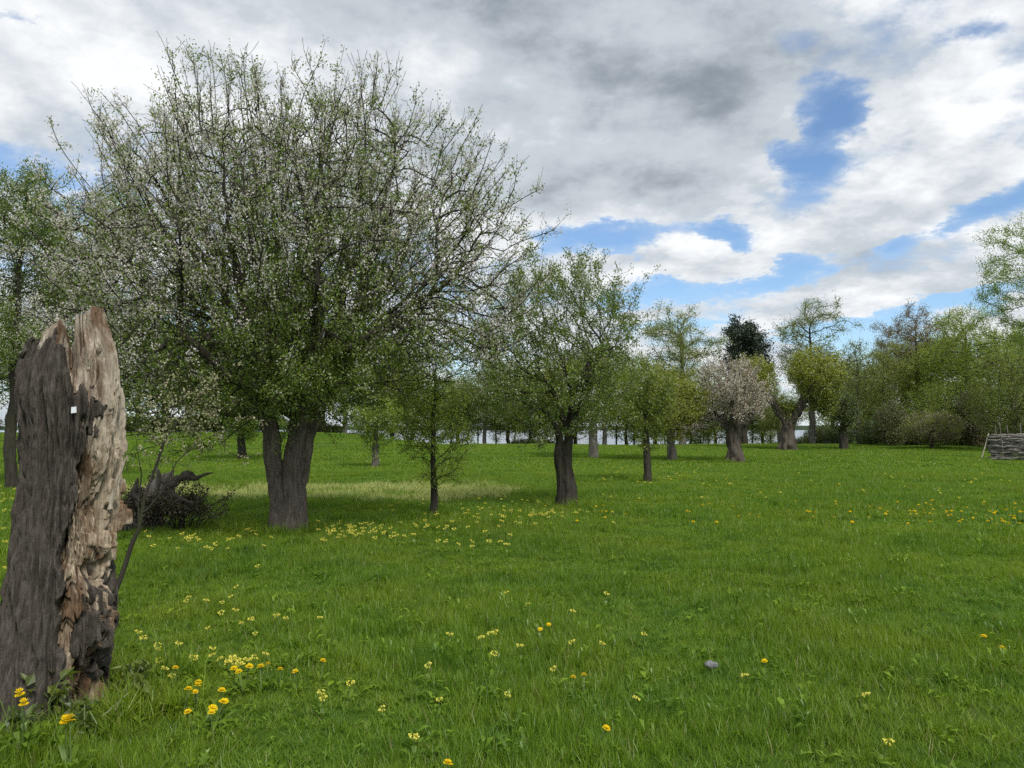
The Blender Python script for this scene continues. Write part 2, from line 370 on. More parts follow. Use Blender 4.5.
# ------------------------------------------------------------------ grass (stuff)
def blades_mesh(name, size, n, hmin, hmax, wid, r, lean=0.5, weeds=0, stalk=0.0):
    xy = r.uniform(-size / 2, size / 2, (n, 2)) * 1.12
    # clump the roots a little
    cl = r.uniform(-size / 2, size / 2, (max(4, n // 26), 2)); k = r.integers(0, len(cl), n); m = r.random(n) < 0.6
    xy[m] = cl[k[m]] + r.normal(0, size * 0.028, (m.sum(), 2))
    hh = r.uniform(hmin, hmax, n) * (0.75 + 0.5 * r.random(n))
    st = r.random(n) < stalk; hh[st] *= 1.7
    w = wid * r.uniform(0.6, 1.3, n); w[st] *= 0.5
    a = r.uniform(0, 2 * np.pi, n); dirx = np.stack([np.cos(a), np.sin(a)], 1)
    a2 = a + np.pi / 2 + r.normal(0, 0.5, n); wd = np.stack([np.cos(a2), np.sin(a2)], 1)
    ln = hh * lean * r.uniform(0.15, 1.4, n)
    V = []; ts = [(0, 1.0), (0.4, 0.95), (0.75, 0.6)]
    for t, ww in ts:
        c = np.concatenate([xy + dirx * (ln * t ** 2)[:, None], (hh * (t - 0.22 * t ** 3 * (ln / hh)) - 0.015)[:, None]], 1)
        off = np.concatenate([wd * (w * ww / 2)[:, None], np.zeros((n, 1))], 1)
        V += [c - off, c + off]
    V.append(np.concatenate([xy + dirx * ln[:, None], (hh * (1 - 0.22 * ln / hh))[:, None]], 1))
    v = np.stack(V, 1).reshape(-1, 3); b = np.arange(n)[:, None] * 7
    q = np.concatenate([b + [0, 1, 3, 2], b + [2, 3, 5, 4]]); t3 = b + [4, 5, 6]
    col = np.repeat(np.clip(r.normal(0.5, 0.26, n), 0, 1), 7); s = np.repeat(np.where(st, 0.5 + r.random(n) * 0.5, r.random(n)), 7)
    fs = [q, t3]
    if weeds:   # low broad leaves among the blades
        c0 = r.uniform(-size / 2, size / 2, (weeds // 5 + 1, 2)); c = c0[r.integers(0, len(c0), weeds)] + r.normal(0, 0.02, (weeds, 2))
        a = r.uniform(0, 2 * np.pi, weeds); L_ = r.uniform(0.03, 0.075, weeds); W_ = L_ * r.uniform(0.3, 0.6, weeds)
        d = np.stack([np.cos(a), np.sin(a)], 1); e = np.stack([-np.sin(a), np.cos(a)], 1); z0 = r.uniform(0.02, 0.06, weeds); up = r.uniform(0.0, 0.04, weeds)
        def P(u, s_, dz): return np.concatenate([c + d * (L_ * u)[:, None] + e * (W_ * s_)[:, None], (z0 + up * u + dz)[:, None]], 1)
        vv = np.stack([P(0.0, 0, -0.01), P(0.5, -0.5, 0.006), P(0.5, 0, 0.0), P(0.5, 0.5, 0.006), P(1.0, 0, -0.008)], 1).reshape(-1, 3)
        bb = np.arange(weeds)[:, None] * 5 + len(v)
        fs.append(np.concatenate([bb + [0, 2, 1], bb + [0, 3, 2], bb + [1, 2, 4], bb + [2, 3, 4]]))
        v = np.vstack([v, vv]); col = np.concatenate([col, np.repeat(r.uniform(0, 0.9, weeds), 5)]); s = np.concatenate([s, np.zeros(weeds * 5)])
    return mesh_np(name, v, fs, {'v': col, 's': s}, smooth=False)

def scatter(name, meshes, mat, pts, scl, rot, label=None, cat=None):
    col = bpy.data.collections.new(name + '_tufts')
    for i, me in enumerate(meshes):
        me.materials.append(mat); o = bpy.data.objects.new(name + '_tuft', me); col.objects.link(o)
    me = mesh_np(name, pts, [], {'scl': scl, 'rot': rot})
    o = link(name, me); o['kind'] = 'stuff'
    if label: tag(o, label, cat)
    ng = bpy.data.node_groups.new(name + '_scatter', 'GeometryNodeTree')
    ng.interface.new_socket('Geometry', in_out='INPUT', socket_type='NodeSocketGeometry'); ng.interface.new_socket('Geometry', in_out='OUTPUT', socket_type='NodeSocketGeometry')
    n = ng.nodes; L = ng.links
    gi = n.new('NodeGroupInput'); go = n.new('NodeGroupOutput'); ci = n.new('GeometryNodeCollectionInfo'); ci.inputs['Collection'].default_value = col
    ci.inputs['Separate Children'].default_value = True; ci.inputs['Reset Children'].default_value = True
    iop = n.new('GeometryNodeInstanceOnPoints'); iop.inputs['Pick Instance'].default_value = True
    def na(nm):
        q = n.new('GeometryNodeInputNamedAttribute'); q.data_type = 'FLOAT'; q.inputs['Name'].default_value = nm; return q.outputs['Attribute']
    cx = n.new('ShaderNodeCombineXYZ'); L.new(na('rot'), cx.inputs[2])
    cs = n.new('ShaderNodeCombineXYZ'); cs.inputs[0].default_value = 1; cs.inputs[1].default_value = 1; L.new(na('scl'), cs.inputs[2])
    rv = n.new('FunctionNodeRandomValue'); rv.data_type = 'INT'; rv.inputs[4].default_value = 0; rv.inputs[5].default_value = len(meshes) - 1
    L.new(gi.outputs[0], iop.inputs['Points']); L.new(ci.outputs[0], iop.inputs['Instance']); L.new(rv.outputs[2], iop.inputs['Instance Index'])
    e2r = n.new('FunctionNodeEulerToRotation'); L.new(cx.outputs[0], e2r.inputs[0])
    L.new(e2r.outputs[0], iop.inputs['Rotation']); L.new(cs.outputs[0], iop.inputs['Scale']); L.new(iop.outputs[0], go.inputs[0])
    md = o.modifiers.new('scatter', 'NODES'); md.node_group = ng
    return o

def ring_points(step, r0, r1, half, r, side=2.0):
    g = np.arange(-r1, r1, step); X, Y = np.meshgrid(g, np.arange(0.4, r1, step)); x = X.ravel() + r.uniform(-.3, .3, X.size) * step; y = Y.ravel() + r.uniform(-.3, .3, X.size) * step
    d = np.hypot(x, y); k = (d > r0) & (d < r1) & (np.abs(x) < y * math.tan(half) + side)
    return x[k], y[k]
def build_grass():
    r = np.random.default_rng(4)
    half = math.radians(36)
    def place(x, y, lo, hi, fr):
        p = np.stack([x, y, H(x, y)], 1); t = fbm(np.stack([x, y, 0 * x], 1) * fr, 3, 21); t = sstep(t, 0.3, 0.7)
        return p, lo + (hi - lo) * t * r.uniform(0.8, 1.2, len(x)), r.uniform(0, 6.28, len(x))
    x, y = ring_points(0.40, 1.6, 12.5, half, r)
    ms = [blades_mesh('near_tuft', 0.5, 1250, 0.045, 0.098, 0.0037, r, 0.75, weeds=(26 if i % 3 == 0 else 8), stalk=0.012) for i in range(8)]
    scatter('meadow_grass', ms, M['grass'], *place(x, y, 0.5, 1.45, 0.9), label='short green spring grass covering the near meadow', cat='grass')
    x, y = ring_points(0.85, 11.8, 30, half, r)
    ms = [blades_mesh('mid_tuft', 1.05, 1900, 0.05, 0.11, 0.0085, r, 0.75, weeds=0, stalk=0.01) for i in range(6)]
    scatter('meadow_grass', ms, M['grass'], *place(x, y, 0.5, 1.45, 0.5), label='green grass covering the middle of the meadow around the apple trees', cat='grass')
    x, y = ring_points(2.4, 29, 112, half, r, 4)
    k = H(x, y) > -1.2; x, y = x[k], y[k]
    ms = [blades_mesh('far_tuft', 3.0, 2200, 0.06, 0.12, 0.028, r, 0.8) for i in range(5)]
    scatter('meadow_grass', ms, M['grass'], *place(x, y, 0.6, 1.3, 0.2), label='green grass covering the far meadow up to the wood and lake', cat='grass')
    # pale tall grass in the hollow
    n = 210; xs = []; ys = []
    while len(xs) < n:
        a, c = r.uniform(-11.0, 0.2), r.uniform(16.2, 22.0)
        e = ((a + 5.0) / 5.4) ** 2 + ((c - 19) / 2.7) ** 2
        if e < 1 + r.normal(0, 0.12) and (e > 0.45 or r.random() < 0.5): xs.append(a); ys.append(c)
    x = np.array(xs); y = np.array(ys)
    ms = [blades_mesh('tall_tuft', 0.7, 420, 0.07, 0.16, 0.012, r, 0.7, stalk=0.2) for i in range(5)]
    scatter('tall_grass', ms, M['grass_tall'], np.stack([x, y, H(x, y)], 1), r.uniform(0.6, 1.15, n), r.uniform(0, 6.28, n), label='pale straw-tipped tall grass growing in the shallow hollow', cat='grass')
    # longer uncut tufts round the old stump and the apple trunks
    pts = []
    for (c, rr, k) in ((STUMP, 0.50, 24), (G(735, 462), .7, 14), (G(672, 461), .5, 9), (G(788, 451), .8, 12), (G(594, 459), .5, 8), (G(285, 531), 0.55, 26), (G(567, 508), 0.42, 14), (G(433, 517), 0.22, 7), (G(647, 482), 0.2, 5)):
        for _ in range(k):
            a = r.uniform(0, 6.28); q = rr * r.uniform(0.85, 1.5); pts.append((c.x + math.cos(a) * q, c.y + math.sin(a) * q))
    pts = np.array(pts)
    ms = [blades_mesh('long_tuft', 0.34, 150, 0.10, 0.26, 0.0055, r, 0.6, weeds=30) for i in range(5)]
    scatter('long_grass', ms, M['grass'], np.stack([pts[:, 0], pts[:, 1], H(pts[:, 0], pts[:, 1])], 1), r.uniform(0.6, 1.1, len(pts)), r.uniform(0, 6.28, len(pts)), label='long uncut grass tufts round the stump and tree trunks', cat='grass')
STUMP = G(62, 703); STUMP = Vector((STUMP.x * 0.985, STUMP.y * 0.985, 0)); STUMP.z = h1(STUMP.x, STUMP.y)
build_grass()

# ------------------------------------------------------------------ trees
def subdiv(poly, D):
    out = [poly[0]]
    for a, b in zip(poly[:-1], poly[1:]):
        a = np.array(a, float); b = np.array(b, float); k = max(1, int(np.linalg.norm(b[:3] - a[:3]) / D))
        for i in range(1, k + 1): out.append(tuple(a + (b - a) * i / k))
    return out
def grow(stems, attr, D, dk, r, iters=160, trop=(0, 0, 0.12), jit=0.25, di=1e9, start=0.0, inertia=0.35):
    """space colonisation. stems: list of (parent_stem_index or -1, [(x,y,z,rad)...]); attr: (n,3)"""
    pos = []; par = []; spec = []; first = {}
    ends = []
    for si, (ps, poly) in enumerate(stems):
        pts = subdiv(poly, D)
        if ps < 0: prev = -1; seq = pts
        else:
            base = first[ps]; arr = np.array([pos[i] for i in base]); prev = base[int(np.argmin(np.linalg.norm(arr - np.array(pts[0][:3]), axis=1)))]; seq = pts[1:]
        ids = []
        for q in seq:
            pos.append(np.array(q[:3], float)); par.append(prev); spec.append(q[3]); prev = len(pos) - 1; ids.append(prev)
        first[si] = ids
    P = np.array(pos); par = list(par); nstem = len(P)
    A = np.array(attr, float)
    act = np.where(P[:, 2] >= start)[0]
    dist = np.full(len(A), 1e9); near = np.zeros(len(A), int)
    for s in range(0, len(act), 64):
        ids = act[s:s + 64]; d = np.linalg.norm(A[:, None] - P[None, ids], axis=2); m = d.min(1); k = ids[d.argmin(1)]
        u = m < dist; dist[u] = m[u]; near[u] = k[u]
    P = list(P); kids = {}
    trop = np.array(trop)
    for it in range(iters):
        al = dist > dk; A = A[al]; dist = dist[al]; near = near[al]
        if len(A) == 0: break
        inf = dist < di
        if not inf.any(): break
        Pa = np.array(P); acc = np.zeros_like(Pa)
        dv = (A - Pa[near]) / dist[:, None]
        np.add.at(acc, near[inf], dv[inf])
        ids = np.unique(near[inf]); g = acc[ids]; ln = np.linalg.norm(g, axis=1); ids = ids[ln > 1e-4]; g = g[ln > 1e-4] / ln[ln > 1e-4][:, None]
        pa_ = np.array([par[i] if par[i] >= 0 else i for i in ids]); iv = Pa[ids] - Pa[pa_]; iv /= np.maximum(np.linalg.norm(iv, axis=1), 1e-6)[:, None]
        g = g + inertia * iv + trop + r.normal(0, jit, g.shape); g /= np.linalg.norm(g, axis=1)[:, None]
        newp = []; newi = []
        for i, q in zip(ids, Pa[ids] + g * D):
            ks = kids.get(i, [])
            if len(ks) >= 3 or any(np.linalg.norm(P[k] - q) < 0.35 * D for k in ks):
                if len(ks) >= 3 or r.random() < 0.7: continue
            P.append(q); par.append(i); spec.append(0.0); kids.setdefault(i, []).append(len(P) - 1); newi.append(len(P) - 1); newp.append(q)
        if not newi: break
        newp = np.array(newp); newi = np.array(newi)
        for s in range(0, len(newi), 256):
            d = np.linalg.norm(A[:, None] - newp[None, s:s + 256], axis=2); m = d.min(1); k = newi[s:s + 256][d.argmin(1)]
            u = m < dist; dist[u] = m[u]; near[u] = k[u]
    return np.array(P), np.array(par), np.array(spec), nstem
def add_twigs(P, par, spec, r, per_tip, L, seg=3, up=0.5, side_frac=0.15, minz=0.0):
    n = len(P); nk = np.zeros(n, int); np.add.at(nk, par[par >= 0], 1)
    tips = np.where((nk == 0))[0]; others = np.where((nk == 1) & (spec == 0) & (P[:, 2] > minz))[0]
    src = np.concatenate([np.repeat(tips, per_tip), r.choice(others, int(len(others) * side_frac), replace=True)]) if len(others) else np.repeat(tips, per_tip)
    d0 = P[src] - P[np.maximum(par[src], 0)]; d0 /= np.maximum(np.linalg.norm(d0, axis=1), 1e-6)[:, None]
    d = d0 + r.normal(0, 0.55, d0.shape) + np.array([0, 0, up]); d /= np.linalg.norm(d, axis=1)[:, None]
    ln = L * r.uniform(0.4, 1.3, len(src)) / seg
    cur = src.copy(); pos = P[src]; PP = [P]; pp = [par]; ss = [spec]; base = n
    for k in range(seg):
        d = d + r.normal(0, 0.18, d.shape) + np.array([0, 0, up * 0.25]); d /= np.linalg.norm(d, axis=1)[:, None]
        pos = pos + d * ln[:, None]; PP.append(pos); pp.append(cur); ss.append(np.zeros(len(pos))); cur = base + np.arange(len(pos)); base += len(pos)
    return np.concatenate(PP), np.concatenate(pp), np.concatenate(ss)
def radii(P, par, spec, tip, base, expo=2.3):
    n = len(P); s = np.zeros(n); nk = np.zeros(n, int); np.add.at(nk, par[par >= 0], 1)
    order = np.arange(n)[::-1]; s[nk == 0] = tip ** expo
    # children have larger indices than parents
    for i in order:
        if par[i] >= 0: s[par[i]] += s[i]
    rr = s ** (1 / expo); mx = rr.max()
    if mx > base: 
        k = math.log(base / tip) / math.log(mx / tip); rr = tip * (rr / tip) ** k
    return np.where(spec > 0, np.maximum(spec, np.minimum(rr, spec * 1.15)), rr)
def tubes(P, par, R, sel=None, noise_amp=0.10, seed=0, flare=True):
    """branch skeleton -> (verts, [quads]); sel limits which edges (child nodes) are drawn"""
    n = len(P); kids = [[] for _ in range(n)]; roots = []
    for i in range(n):
        if par[i] < 0: roots.append(i)
        else: kids[par[i]].append(i)
    V = []; F = []; nv = 0
    stack = [(i, None) for i in roots]
    chains = []
    while stack:
        i, p0 = stack.pop(); ch = [] if p0 is None else [p0]
        cur = i
        while True:
            ch.append(cur); ks = kids[cur]
            if not ks: break
            ks = sorted(ks, key=lambda k: -R[k])
            for k in ks[1:]: stack.append((k, cur))
            cur = ks[0]
        chains.append((ch, p0 is not None))
    for ch, br in chains:
        idx = np.array(ch); rr = R[idx].copy()
        if br: rr[0] = min(rr[0], rr[1] * 1.25)
        # split into runs inside the selection
        if sel is not None:
            keep = sel[idx]
            if br: keep[0] = keep[1]
            m = np.where(keep)[0]
            if len(m) < 1: continue
            a, b = m[0], m[-1] + 1
            if a > 0: a -= 1
            idx = idx[a:b]; rr = rr[a:b]
        if len(idx) < 2: continue
        pts = P[idx]; mr = rr[:max(2, len(rr) // 2)].mean()
        if mr > 0.085 and len(pts) > 2:
            L_ = np.concatenate([[0], np.cumsum(np.linalg.norm(np.diff(pts, axis=0), axis=1))]); m_ = max(len(pts), int(L_[-1] / max(0.03, mr * 0.2)))
            t_ = np.linspace(0, L_[-1], m_); pts = np.stack([np.interp(t_, L_, pts[:, c]) for c in range(3)], 1); rr = np.interp(t_, L_, rr)
            for _ in range(4): pts[1:-1] = pts[1:-1] * .5 + (pts[:-2] + pts[2:]) * .25; rr[1:-1] = rr[1:-1] * .5 + (rr[:-2] + rr[2:]) * .25
        ns = 40 if mr > 0.085 else 16 if mr > 0.12 else 10 if mr > 0.05 else 6 if mr > 0.02 else 4 if mr > 0.008 else 3
        t = np.gradient(pts, axis=0); t /= np.maximum(np.linalg.norm(t, axis=1), 1e-9)[:, None]
        u = np.cross(t[0], [0.3, 0.9, 0.1]); u /= max(np.linalg.norm(u), 1e-9)
        ang = np.arange(ns) * 2 * np.pi / ns; ca, sa = np.cos(ang)[:, None], np.sin(ang)[:, None]
        rings = []
        for k in range(len(pts)):
            u = u - t[k] * np.dot(u, t[k]); u /= max(np.linalg.norm(u), 1e-9); w = np.cross(t[k], u)
            rings.append(ca * u + sa * w)
        rg = np.array(rings); k = rr[:, None]
        if ns >= 10:
            q = (pts[:, None] + rg * k[..., None]).reshape(-1, 3)
            nz = (fbm(q * np.array([9, 9, 2.2]), 3, seed) - 0.5).reshape(len(pts), ns) * 2
            if ns == 40:
                sc = 2.2 / max(mr, .1); fz = np.abs(2 * fbm(q * np.array([sc, sc, sc * .13]), 3, seed + 3) - 1).reshape(len(pts), ns)
                nz = nz * 0.8 + 0.75 * (sstep(fz, 0.0, 0.4) - 0.7)
            k = k * (1 + noise_amp * 2.2 * nz)
        vv = pts[:, None] + rg * (k[..., None] if k.ndim == 2 else k)
        V.append(vv.reshape(-1, 3)); m = len(pts)
        a = (np.arange(m - 1)[:, None] * ns + np.arange(ns)[None]).ravel(); b = (np.arange(m - 1)[:, None] * ns + ((np.arange(ns) + 1) % ns)[None]).ravel()
        F.append(np.stack([a, b, b + ns, a + ns], 1) + nv); nv += m * ns
    return (np.concatenate(V), np.concatenate(F)) if V else (np.zeros((0, 3)), np.zeros((0, 4), int))
def leaves(cent, r, L, W, sig, outward=None, upb=0.35, fold=0.25):
    n = len(cent); c = cent + r.normal(0, 1, (n, 3)) * sig
    d = r.normal(0, 1, (n, 3)) + np.array([0, 0, -0.1])
    if outward is not None: d += outward
    d /= np.linalg.norm(d, axis=1)[:, None]
    nn = r.normal(0, 1, (n, 3)) + np.array([0, 0, upb * 3]); s = np.cross(d, nn); s /= np.maximum(np.linalg.norm(s, axis=1), 1e-6)[:, None]; u = np.cross(s, d)
    l = (L * r.uniform(0.6, 1.3, n))[:, None]; w = (W * r.uniform(0.7, 1.2, n))[:, None]
    v = np.stack([c, c + d * l * 0.45 - s * w * .5 + u * w * fold, c + d * l, c + d * l * 0.45 + s * w * .5 + u * w * fold], 1).reshape(-1, 3)
    b = np.arange(n)[:, None] * 4
    return v, np.concatenate([b + [0, 2, 1], b + [0, 3, 2]])
def edge_points(P, par, ids, r, n, wt=None):
    k = r.choice(ids, n, p=None if wt is None else wt / wt.sum()); t = r.random(n)[:, None]
    return P[par[k]] * (1 - t) + P[k] * t
def ellipsoid(r, n, c, rad, shell=0.0):
    d = r.normal(0, 1, (n, 3)); d /= np.linalg.norm(d, axis=1)[:, None]
    q = (shell + (1 - shell) * r.random(n)) ** (1 / 3.0)
    return np.array(c) + d * q[:, None] * np.array(rad)

def build_tree(name, label, cat, loc, rz, stems, attr, D, dk, tip, base, r, bark, twig, leafspec, twigs=None, iters=160, trop=(0, 0, 0.12), start=0.0, thick=0.05, gnarl=0.05, group=None, jit=0.25, expo=2.3, stems_apart=False, lobes=0.42, bark_amp=0.1, inertia=0.35, shoots=None):
    attr = np.asarray(attr); cc = attr.mean(0); dv = attr - cc; dl = np.linalg.norm(dv, axis=1)[:, None] + 1e-6
    lob = fbm(dv / dl * 1.7 + r.uniform(0, 50, 3), 3, 3); attr = cc + dv * (1 + lobes * 2 * (lob - 0.5))[:, None]; attr = attr[attr[:, 2] > 0.05]
    P, par, spec, ns = grow(stems, attr, D, dk, r, iters=iters, trop=trop, start=start, jit=jit, inertia=inertia)
    if gnarl:
        g = np.stack([fbm(P * 1.3 + 7 * k, 2, 31 + k) - 0.5 for k in range(3)], 1); P = P + g * gnarl * 2 * sstep(P[:, 2], 0.2, 1.0)[:, None]
    n0 = len(P)
    if shoots:      # long straight shoots standing out of the crown
        nk = np.zeros(len(P), int); np.add.at(nk, par[par >= 0], 1); tp_ = np.where((nk == 0) & (r.random(len(P)) < shoots[0]))[0]
        d = P[tp_] - attr.mean(0) * np.array([1, 1, .6]); d /= np.linalg.norm(d, axis=1)[:, None]; d = d + r.normal(0, .22, d.shape) + np.array([0, 0, shoots[2]]); d /= np.linalg.norm(d, axis=1)[:, None]
        cur = tp_; pos_ = P[tp_]; ln = shoots[1] * r.uniform(.4, 1.25, len(tp_)) / 5
        for k in range(5):
            d = d + r.normal(0, .09, d.shape); d /= np.linalg.norm(d, axis=1)[:, None]; pos_ = pos_ + d * ln[:, None]
            m_ = len(P); P = np.concatenate([P, pos_]); par = np.concatenate([par, cur]); spec = np.concatenate([spec, np.zeros(len(pos_))]); cur = m_ + np.arange(len(pos_))
    if twigs: P, par, spec = add_twigs(P, par, spec, r, *twigs)
    R = radii(P, par, spec, tip, base, expo)
    t = thing(name, label, cat, loc, rz, group=group)
    big = R >= thick
    if stems_apart: big[:] = False
    else: v, f = tubes(P, par, R, big, seed=int(r.integers(1e6)), noise_amp=bark_amp); link('trunk', mesh_np('trunk', v, f, smooth=True), bark, t)
    v, f = tubes(P, par, R, ~big)
    o = link('branches', mesh_np('branches', v, f, smooth=True), twig, t); o['kind'] = 'stuff'
    for (nm, mat, count, L, W, sig, rmax, wfun, per) in leafspec:
        ids = np.where((R < rmax) & (par >= 0) & (P[:, 2] > 0.25))[0]
        wt = np.ones(len(ids)) if wfun is None else np.maximum(wfun(P[ids]), 0) + 1e-9
        nc = max(1, count // per); cen = edge_points(P, par, ids, r, nc, wt)
        cv = np.repeat(r.random(nc), per)
        cen = np.repeat(cen, per, 0)
        v, f = leaves(cen, r, L, W, sig)
        vv = np.clip(0.55 * cv + 0.45 * r.random(len(cen)), 0, 1)
        o = link(nm, mesh_np(nm, v, f, {'v': np.repeat(vv, 4)}), mat, t); o['kind'] = 'stuff'
    return t

R0 = np.random.default_rng(77)
def face_rz(p): return -math.atan2(p.x, p.y)      # turns a thing's +X to the picture's right
TREES = {}
def big_apple():
    r = np.random.default_rng(5); p = G(285, 531)
    # metres, x to the right of the base, y away, z up
    stems = [(-1, [(-0.02, 0, -0.15, 0.29), (-0.03, 0, 0.12, 0.21), (-0.04, 0, 0.35, 0.175), (-0.06, 0.0, 0.75, 0.155), (-0.12, 0, 1.25, 0.15), (-0.32, .05, 1.8, 0.14), (-0.55, .05, 2.4, 0.11), (-1.0, 0.1, 3.2, 0.07)]),
             (-1, [(0.10, -0.10, -0.15, 0.26), (0.105, -0.10, 0.12, 0.185), (0.11, -0.10, 0.4, 0.155), (0.15, -0.10, 0.8, 0.14), (0.22, -0.08, 1.3, 0.14), (0.32, 0.0, 1.9, 0.14), (0.25, 0.05, 2.6, 0.115), (0.15, 0, 3.4, 0.085)]),
             (-1, [(0.16, 0.12, -0.15, 0.18), (0.20, 0.12, 0.5, 0.12), (0.36, 0.14, 1.3, 0.105), (0.72, 0.16, 2.1, 0.10), (1.25, 0.1, 2.75, 0.085), (1.9, 0.1, 3.25, 0.06)]),
             (0, [(-0.30, .05, 1.75, 0.1), (-0.62, -0.1, 1.83, 0.075), (-0.95, -0.15, 1.85, 0.055), (-1.5, -.3, 2.0, .04)]),
             (0, [(-0.4, .05, 2.0, 0.1), (-0.35, -0.2, 2.7, 0.09), (-0.45, -.45, 3.5, 0.06)]),
             (1, [(0.3, 0.0, 1.8, 0.1), (0.5, -.4, 2.5, 0.085), (0.75, -.8, 3.3, 0.06)]),
             (1, [(0.28, 0.0, 2.3, 0.1), (0.05, .5, 3.0, 0.08), (-0.1, .9, 3.8, 0.055)]),
             (2, [(0.72, .16, 2.1, 0.1), (0.95, .7, 2.8, 0.075), (1.2, 1.2, 3.4, 0.05)])]
    EC, ER = np.array((0.12, 0, 3.55)), np.array((3.4, 2.9, 3.0))
    for i in range(34):
        a = i * 2.39996 + 0.4; po = math.radians(6 + 76 * ((i + 0.5) / 34) ** 0.75); d = np.array([math.cos(a) * math.sin(po), math.sin(a) * math.sin(po), math.cos(po)])
        st = np.array([0.1 + 0.22 * math.cos(a), 0.16 * math.sin(a), 1.75 + 0.6 * r.random()]); e = EC + d * ER * r.uniform(.74, .95) * np.array([1, 1, .95]); m1 = st + (e - st) * .4 + np.array([d[0], d[1], -.3]) * .32 + r.normal(0, .2, 3); m2 = st + (e - st) * .72 + np.array([d[0], d[1], -.3]) * .26 + r.normal(0, .2, 3)
        stems.append((i % 3, [tuple(st) + (.085,), tuple(m1) + (.055,), tuple(m2) + (.032,), tuple(e) + (.010,)]))
    A = []
    while len(A) < 3800:
        q = ellipsoid(r, 900, EC, ER)
        ang = np.arctan2(q[:, 1], q[:, 0])
        k = (q[:, 2] > 1.65 + 0.5 * np.sin(ang * 3 + 1) ** 2) & (np.hypot(q[:, 0], q[:, 1]) > 0.35)
        k &= ~((q[:, 2] < 2.5) & (q[:, 0] > 2.0))
        A += list(q[k])
    A = np.concatenate([np.array(A), ellipsoid(r, 420, (0.25, -0.35, 2.1), (0.95, 0.7, 0.75)), ellipsoid(r, 160, (-1.6, -.2, 1.75), (.9, .9, .5))])
    bl = lambda P: (0.12 + sstep(np.hypot(P[:, 0] - .2, P[:, 1]) + 0.8 * (P[:, 2] - 3.6), 0.6, 3.0) * (1.1 - 0.35 * sstep(P[:, 0], -1, 2.5))) + 0.5 * sstep(-P[:, 0], .8, 2.2)
    gr = lambda P: 1.12 + 0.9 * np.exp(-((P[:, 0] - .25) ** 2 / 1.0 + (P[:, 2] - 2.3) ** 2 / .8)) - 0.80 * sstep(np.hypot(P[:, 0] - .3, P[:, 1]) + 0.9 * (P[:, 2] - 3.3), 0.8, 3.3)
    t = build_tree('apple_tree', 'large old apple tree in white blossom with a split multi-stemmed trunk', 'tree', p, face_rz(p), stems, A, 0.13, 0.20, 0.0032, 0.16, r,
        M['bark_apple'], M['twig'], [('foliage', M['leaf_apple'], 135000, 0.042, 0.028, 0.050, 0.012, gr, 8), ('blossom', M['blossom'], 92000, 0.030, 0.028, 0.034, 0.0075, bl, 7)],
        twigs=(4, 0.34, 3, 0.35, 1.0, 1.2), trop=(0, 0, 0.14), start=1.5, thick=0.05, gnarl=0.14, jit=0.14, lobes=0.24, bark_amp=0.13, inertia=1.0, shoots=(0.5, 0.8, 0.3))
    t.scale = (0.95, 0.95, 1.02)
    return t
big_apple()
def second_apple():
    r = np.random.default_rng(8); p = G(567, 507)
    stems = [(-1, [(0.03, 0, -0.15, 0.25), (0.02, 0, 0.2, 0.19), (0.02, 0, 0.75, 0.15), (0.10, 0, 1.2, 0.10), (0.16, 0, 1.7, 0.095), (0.30, 0, 2.3, 0.075), (0.45, 0, 2.9, 0.05)]),
             (-1, [(-0.08, -0.04, -0.15, 0.17), (-0.07, -0.04, 0.4, 0.13), (-0.06, -.03, 0.85, 0.11), (-0.06, 0, 1.25, 0.075), (-0.28, -0.05, 1.8, 0.045)]),
             (0, [(0.12, 0, 1.4, 0.08), (-0.1, 0.05, 1.9, 0.06), (-0.45, .1, 2.5, 0.045)]),
             (0, [(0.14, 0, 1.6, 0.08), (0.1, .25, 2.2, 0.055), (-.1, .5, 2.9, 0.04)]),
             (0, [(0.2, 0, 1.85, 0.08), (0.42, -.3, 2.5, 0.05), (0.65, -.5, 3.0, 0.035)])]
    A = np.concatenate([ellipsoid(r, 2300, (-0.12, 0, 3.05), (1.7, 1.5, 1.62)), ellipsoid(r, 450, (-0.85, 0, 2.2), (.75, .8, .6)), ellipsoid(r, 300, (0.8, 0, 2.2), (.6, .8, .7))])
    build_tree('apple_tree', 'smaller green apple tree with dark forked trunk, a little white blossom', 'tree', p, face_rz(p), stems, A, 0.12, 0.19, 0.0032, 0.10, r,
        M['bark_dark'], M['twig'], [('foliage', M['leaf_deep'], 42000, 0.048, 0.030, 0.048, 0.012, None, 7), ('blossom', M['blossom'], 7000, 0.028, 0.028, 0.024, 0.008, None, 4)],
        shoots=(0.3, 0.45, 0.3), twigs=(2, 0.30, 3, 0.25, 0.3, 1.0), trop=(0, 0, 0.06), start=1.0, thick=0.045, gnarl=0.12)
second_apple()
